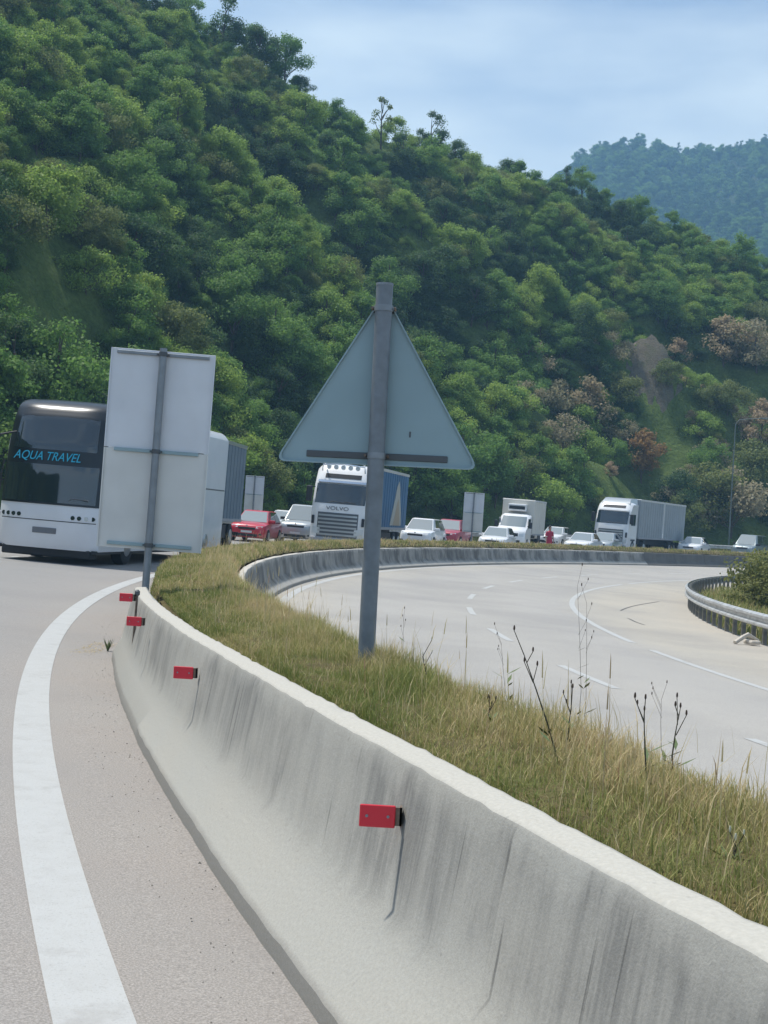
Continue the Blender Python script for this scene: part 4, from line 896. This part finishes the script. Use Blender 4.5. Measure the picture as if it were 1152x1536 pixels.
lg = lorry('lorry', 'distant lorry with white cab roof and long grey curtain sides', 'silver_paint', 3.72, lambda e: box_body(e, 'curtain_pale', 2.7, 15.6, 1.15, 3.98, 2.55, 'white_paint', 2, (4.4, 11.6, 12.9, 14.2)), False); place(lg, 914, 104.5, 26)
for o in lg.children:
    if o.name.startswith('cab'): o.data.materials[0] = MATS['white_paint']
ls = lorry('lorry', 'slate blue box lorry mostly hidden behind the coach', 'grey_paint', 3.3, lambda e: box_body(e, 'curtain_slate', 2.4, 7.6, 1.1, 4.12, 2.5, 'silver_paint', 1, (5.6,)), False); place(ls, 246, 51.8, 5)
# ---- small box truck
bt = empty('box_truck'); tag(bt, 'small white box truck with a cooling unit over the cab', 'box truck', 'vehicles in the queue')
sh = Shell(2.0, [(.04, .3), (0, .45), (.03, 1.0), (.22, 1.25), (.62, 1.42), (1.30, 2.18), (1.5, 2.28), (1.8, 2.32)], .22, 3.5); sh.body(2.1, .12).build('cab', 'white_paint', bt, True)
sh.patch(-.86, .86, 1.46, 2.14, .012, 12, 8, lambda x, z, u, v: (x * (1 - .06 * v), z)).build('windscreen', 'glass_car', bt, True)
sh.patch(-.55, .55, .82, 1.02, .012, 8, 2).build('grille', 'black_plastic', bt); sh.patch(-.7, .7, .38, .56, .012, 8, 2).build('bumper_intake', 'black_plastic', bt)
MB().box(-.26, .26, -.02, .04, .62, .73).build('number_plate', 'plate_white', bt)
for s in (1, -1):
    sh.patch(*sorted((s * .62, s * .9)), .82, 1.12, .018, 5, 4).build('headlight', 'lamp_glass', bt, True)
    MB().box(*sorted((s * .985, s * 1.008)), 1.0, 1.8, 1.38, 2.02, .02, 1).build('side_window', 'glass_dark', bt)
    MB().box(*sorted((s * 1.06, s * 1.28)), .85, 1.0, 1.38, 1.80, .04).build('mirror', 'black_plastic', bt); MB().box(*sorted((s * .97, s * 1.1)), .9, .95, 1.5, 1.55).build('mirror_arm', 'black_plastic', bt)
    wheel(bt, s * .9, 1.0, .36, .22, s); wheel(bt, s * .9, 4.7, .36, .24, s)
box_body(bt, 'box_cream', 2.2, 6.3, .95, 3.28, 2.2, 'white_paint', 1, ())
cool = MB().box(-.62, .62, 1.72, 2.18, 2.50, 2.98, .06).build('cooling_unit', 'white_paint', bt); MB().box(-.54, .54, 1.70, 1.76, 2.62, 2.84).build('cooling_grille', 'black_plastic', cool)
place(bt, 763, 97, 17)

# ---------------------------------------------------------------- person in red
def person(loc, yaw, label):
    e = empty('person', loc, (0, 0, yaw)); tag(e, label, 'person')
    def skin(name, mat, J, E_, root=0, sub=1, parent=e):
        me = bpy.data.meshes.new(name); me.from_pydata([j[:3] for j in J], E_, []); o = link(bpy.data.objects.new(name, me)); me.materials.append(MATS[mat])
        md = o.modifiers.new('s', 'SKIN'); sv_ = me.skin_vertices[0].data
        for i, j in enumerate(J): sv_[i].radius = (j[3], j[4] if len(j) > 4 else j[3]); sv_[i].use_root = (i == root)
        o.modifiers.new('u', 'SUBSURF').levels = sub; o.modifiers['u'].render_levels = sub
        dg = bpy.context.evaluated_depsgraph_get(); m2 = bpy.data.meshes.new_from_object(o.evaluated_get(dg)); o.modifiers.clear(); o.data = m2; m2.name = name
        m2.polygons.foreach_set('use_smooth', [True] * len(m2.polygons)); o.parent = parent; return o
    J = [(0, 0, .95, .13, .10), (0, 0, 1.15, .125, .095), (0, 0, 1.36, .15, .10), (0, 0, 1.47, .06), (0, -.01, 1.56, .075, .085), (0, -.015, 1.66, .078, .095), (0, 0, 1.72, .05, .06)]; E_ = [(0, 1), (1, 2), (2, 3), (3, 4), (4, 5), (5, 6)]
    for s in (-1, 1):
        k = len(J); J += [(s * .17, 0, 1.40, .06), (s * .25, .02, 1.13, .042), (s * .26, -.05, .90, .032), (s * .262, -.06, .84, .035, .02)]; E_ += [(2, k), (k, k + 1), (k + 1, k + 2), (k + 2, k + 3)]
        for f, (dx, l) in enumerate(((-.024, .07), (-.008, .085), (.008, .08), (.024, .065))):
            q = len(J); J += [(s * .262 + dx * .2, -.06 + dx, .80, .010), (s * .258, -.065 + dx, .80 - l * .6, .008), (s * .248, -.066 + dx, .80 - l, .007)]; E_ += [(k + 3, q), (q, q + 1), (q + 1, q + 2)]
        q = len(J); J += [(s * .245, -.10, .83, .011), (s * .24, -.115, .79, .009)]; E_ += [(k + 3, q), (q, q + 1)]
        k = len(J); J += [(s * .09, 0, .88, .085), (s * .10, -.01, .48, .055), (s * .11, .02, .09, .038), (s * .12, -.06, .035, .04, .03), (s * .125, -.14, .028, .03, .022)]; E_ += [(0, k), (k, k + 1), (k + 1, k + 2), (k + 2, k + 3), (k + 3, k + 4)]
    body = skin('body', 'skin', J, E_)
    rings = []
    for z, a, b in ((.52, .20, .16), (.75, .19, .15), (.95, .175, .135), (1.12, .155, .12), (1.3, .19, .135), (1.42, .175, .12), (1.475, .085, .08)):
        rings.append([(a * math.cos(t), b * math.sin(t), z) for t in np.linspace(0, 2 * math.pi, 17)[:-1]])
    MB().loft(rings, cap=False).build('red_dress', 'cloth_red', e, True)
    for s in (-1, 1): MB().tube([(s * .15, 0, 1.42), (s * .2, .01, 1.3), (s * .235, .018, 1.16)], [.08, .072, .065], 10).build('sleeve', 'cloth_red', e, True)
    MB().loft([[(a * math.cos(t), .02 + b * math.sin(t), z) for t in np.linspace(0, 2 * math.pi, 13)[:-1]] for z, a, b in ((1.58, .085, .06), (1.66, .098, .085), (1.74, .085, .09), (1.79, .045, .05), (1.80, .01, .01))]).build('hair', 'hair', e, True)
    for s in (-1, 1):
        MB().tube([(s * .03, -.108, 1.665), (s * .03, -.096, 1.665)], [.006, .01], 8).build('eye', 'hair', e); MB().tube([(s * .083, -.01, 1.62), (s * .092, 0, 1.655), (s * .083, 0, 1.68)], [.008, .015, .008], 6).build('ear', 'skin', e)
        MB().box(*sorted((s * .075, s * .165)), -.19, .06, 0, .06, .02).build('shoe', 'plate_white', e)
    MB().tube([(0, -.115, 1.61), (0, -.128, 1.625), (0, -.10, 1.665)], [.012, .014, .006], 6).build('nose', 'skin', e); MB().box(-.025, .025, -.108, -.098, 1.578, 1.588).build('mouth', 'cloth_red', e)
q = ray(824, 812) * 89; person((q.x, 89, .03 * (rho_of((q.x, 89)) - TOE)), .4, 'person in a red dress standing by the queue next to the box truck')
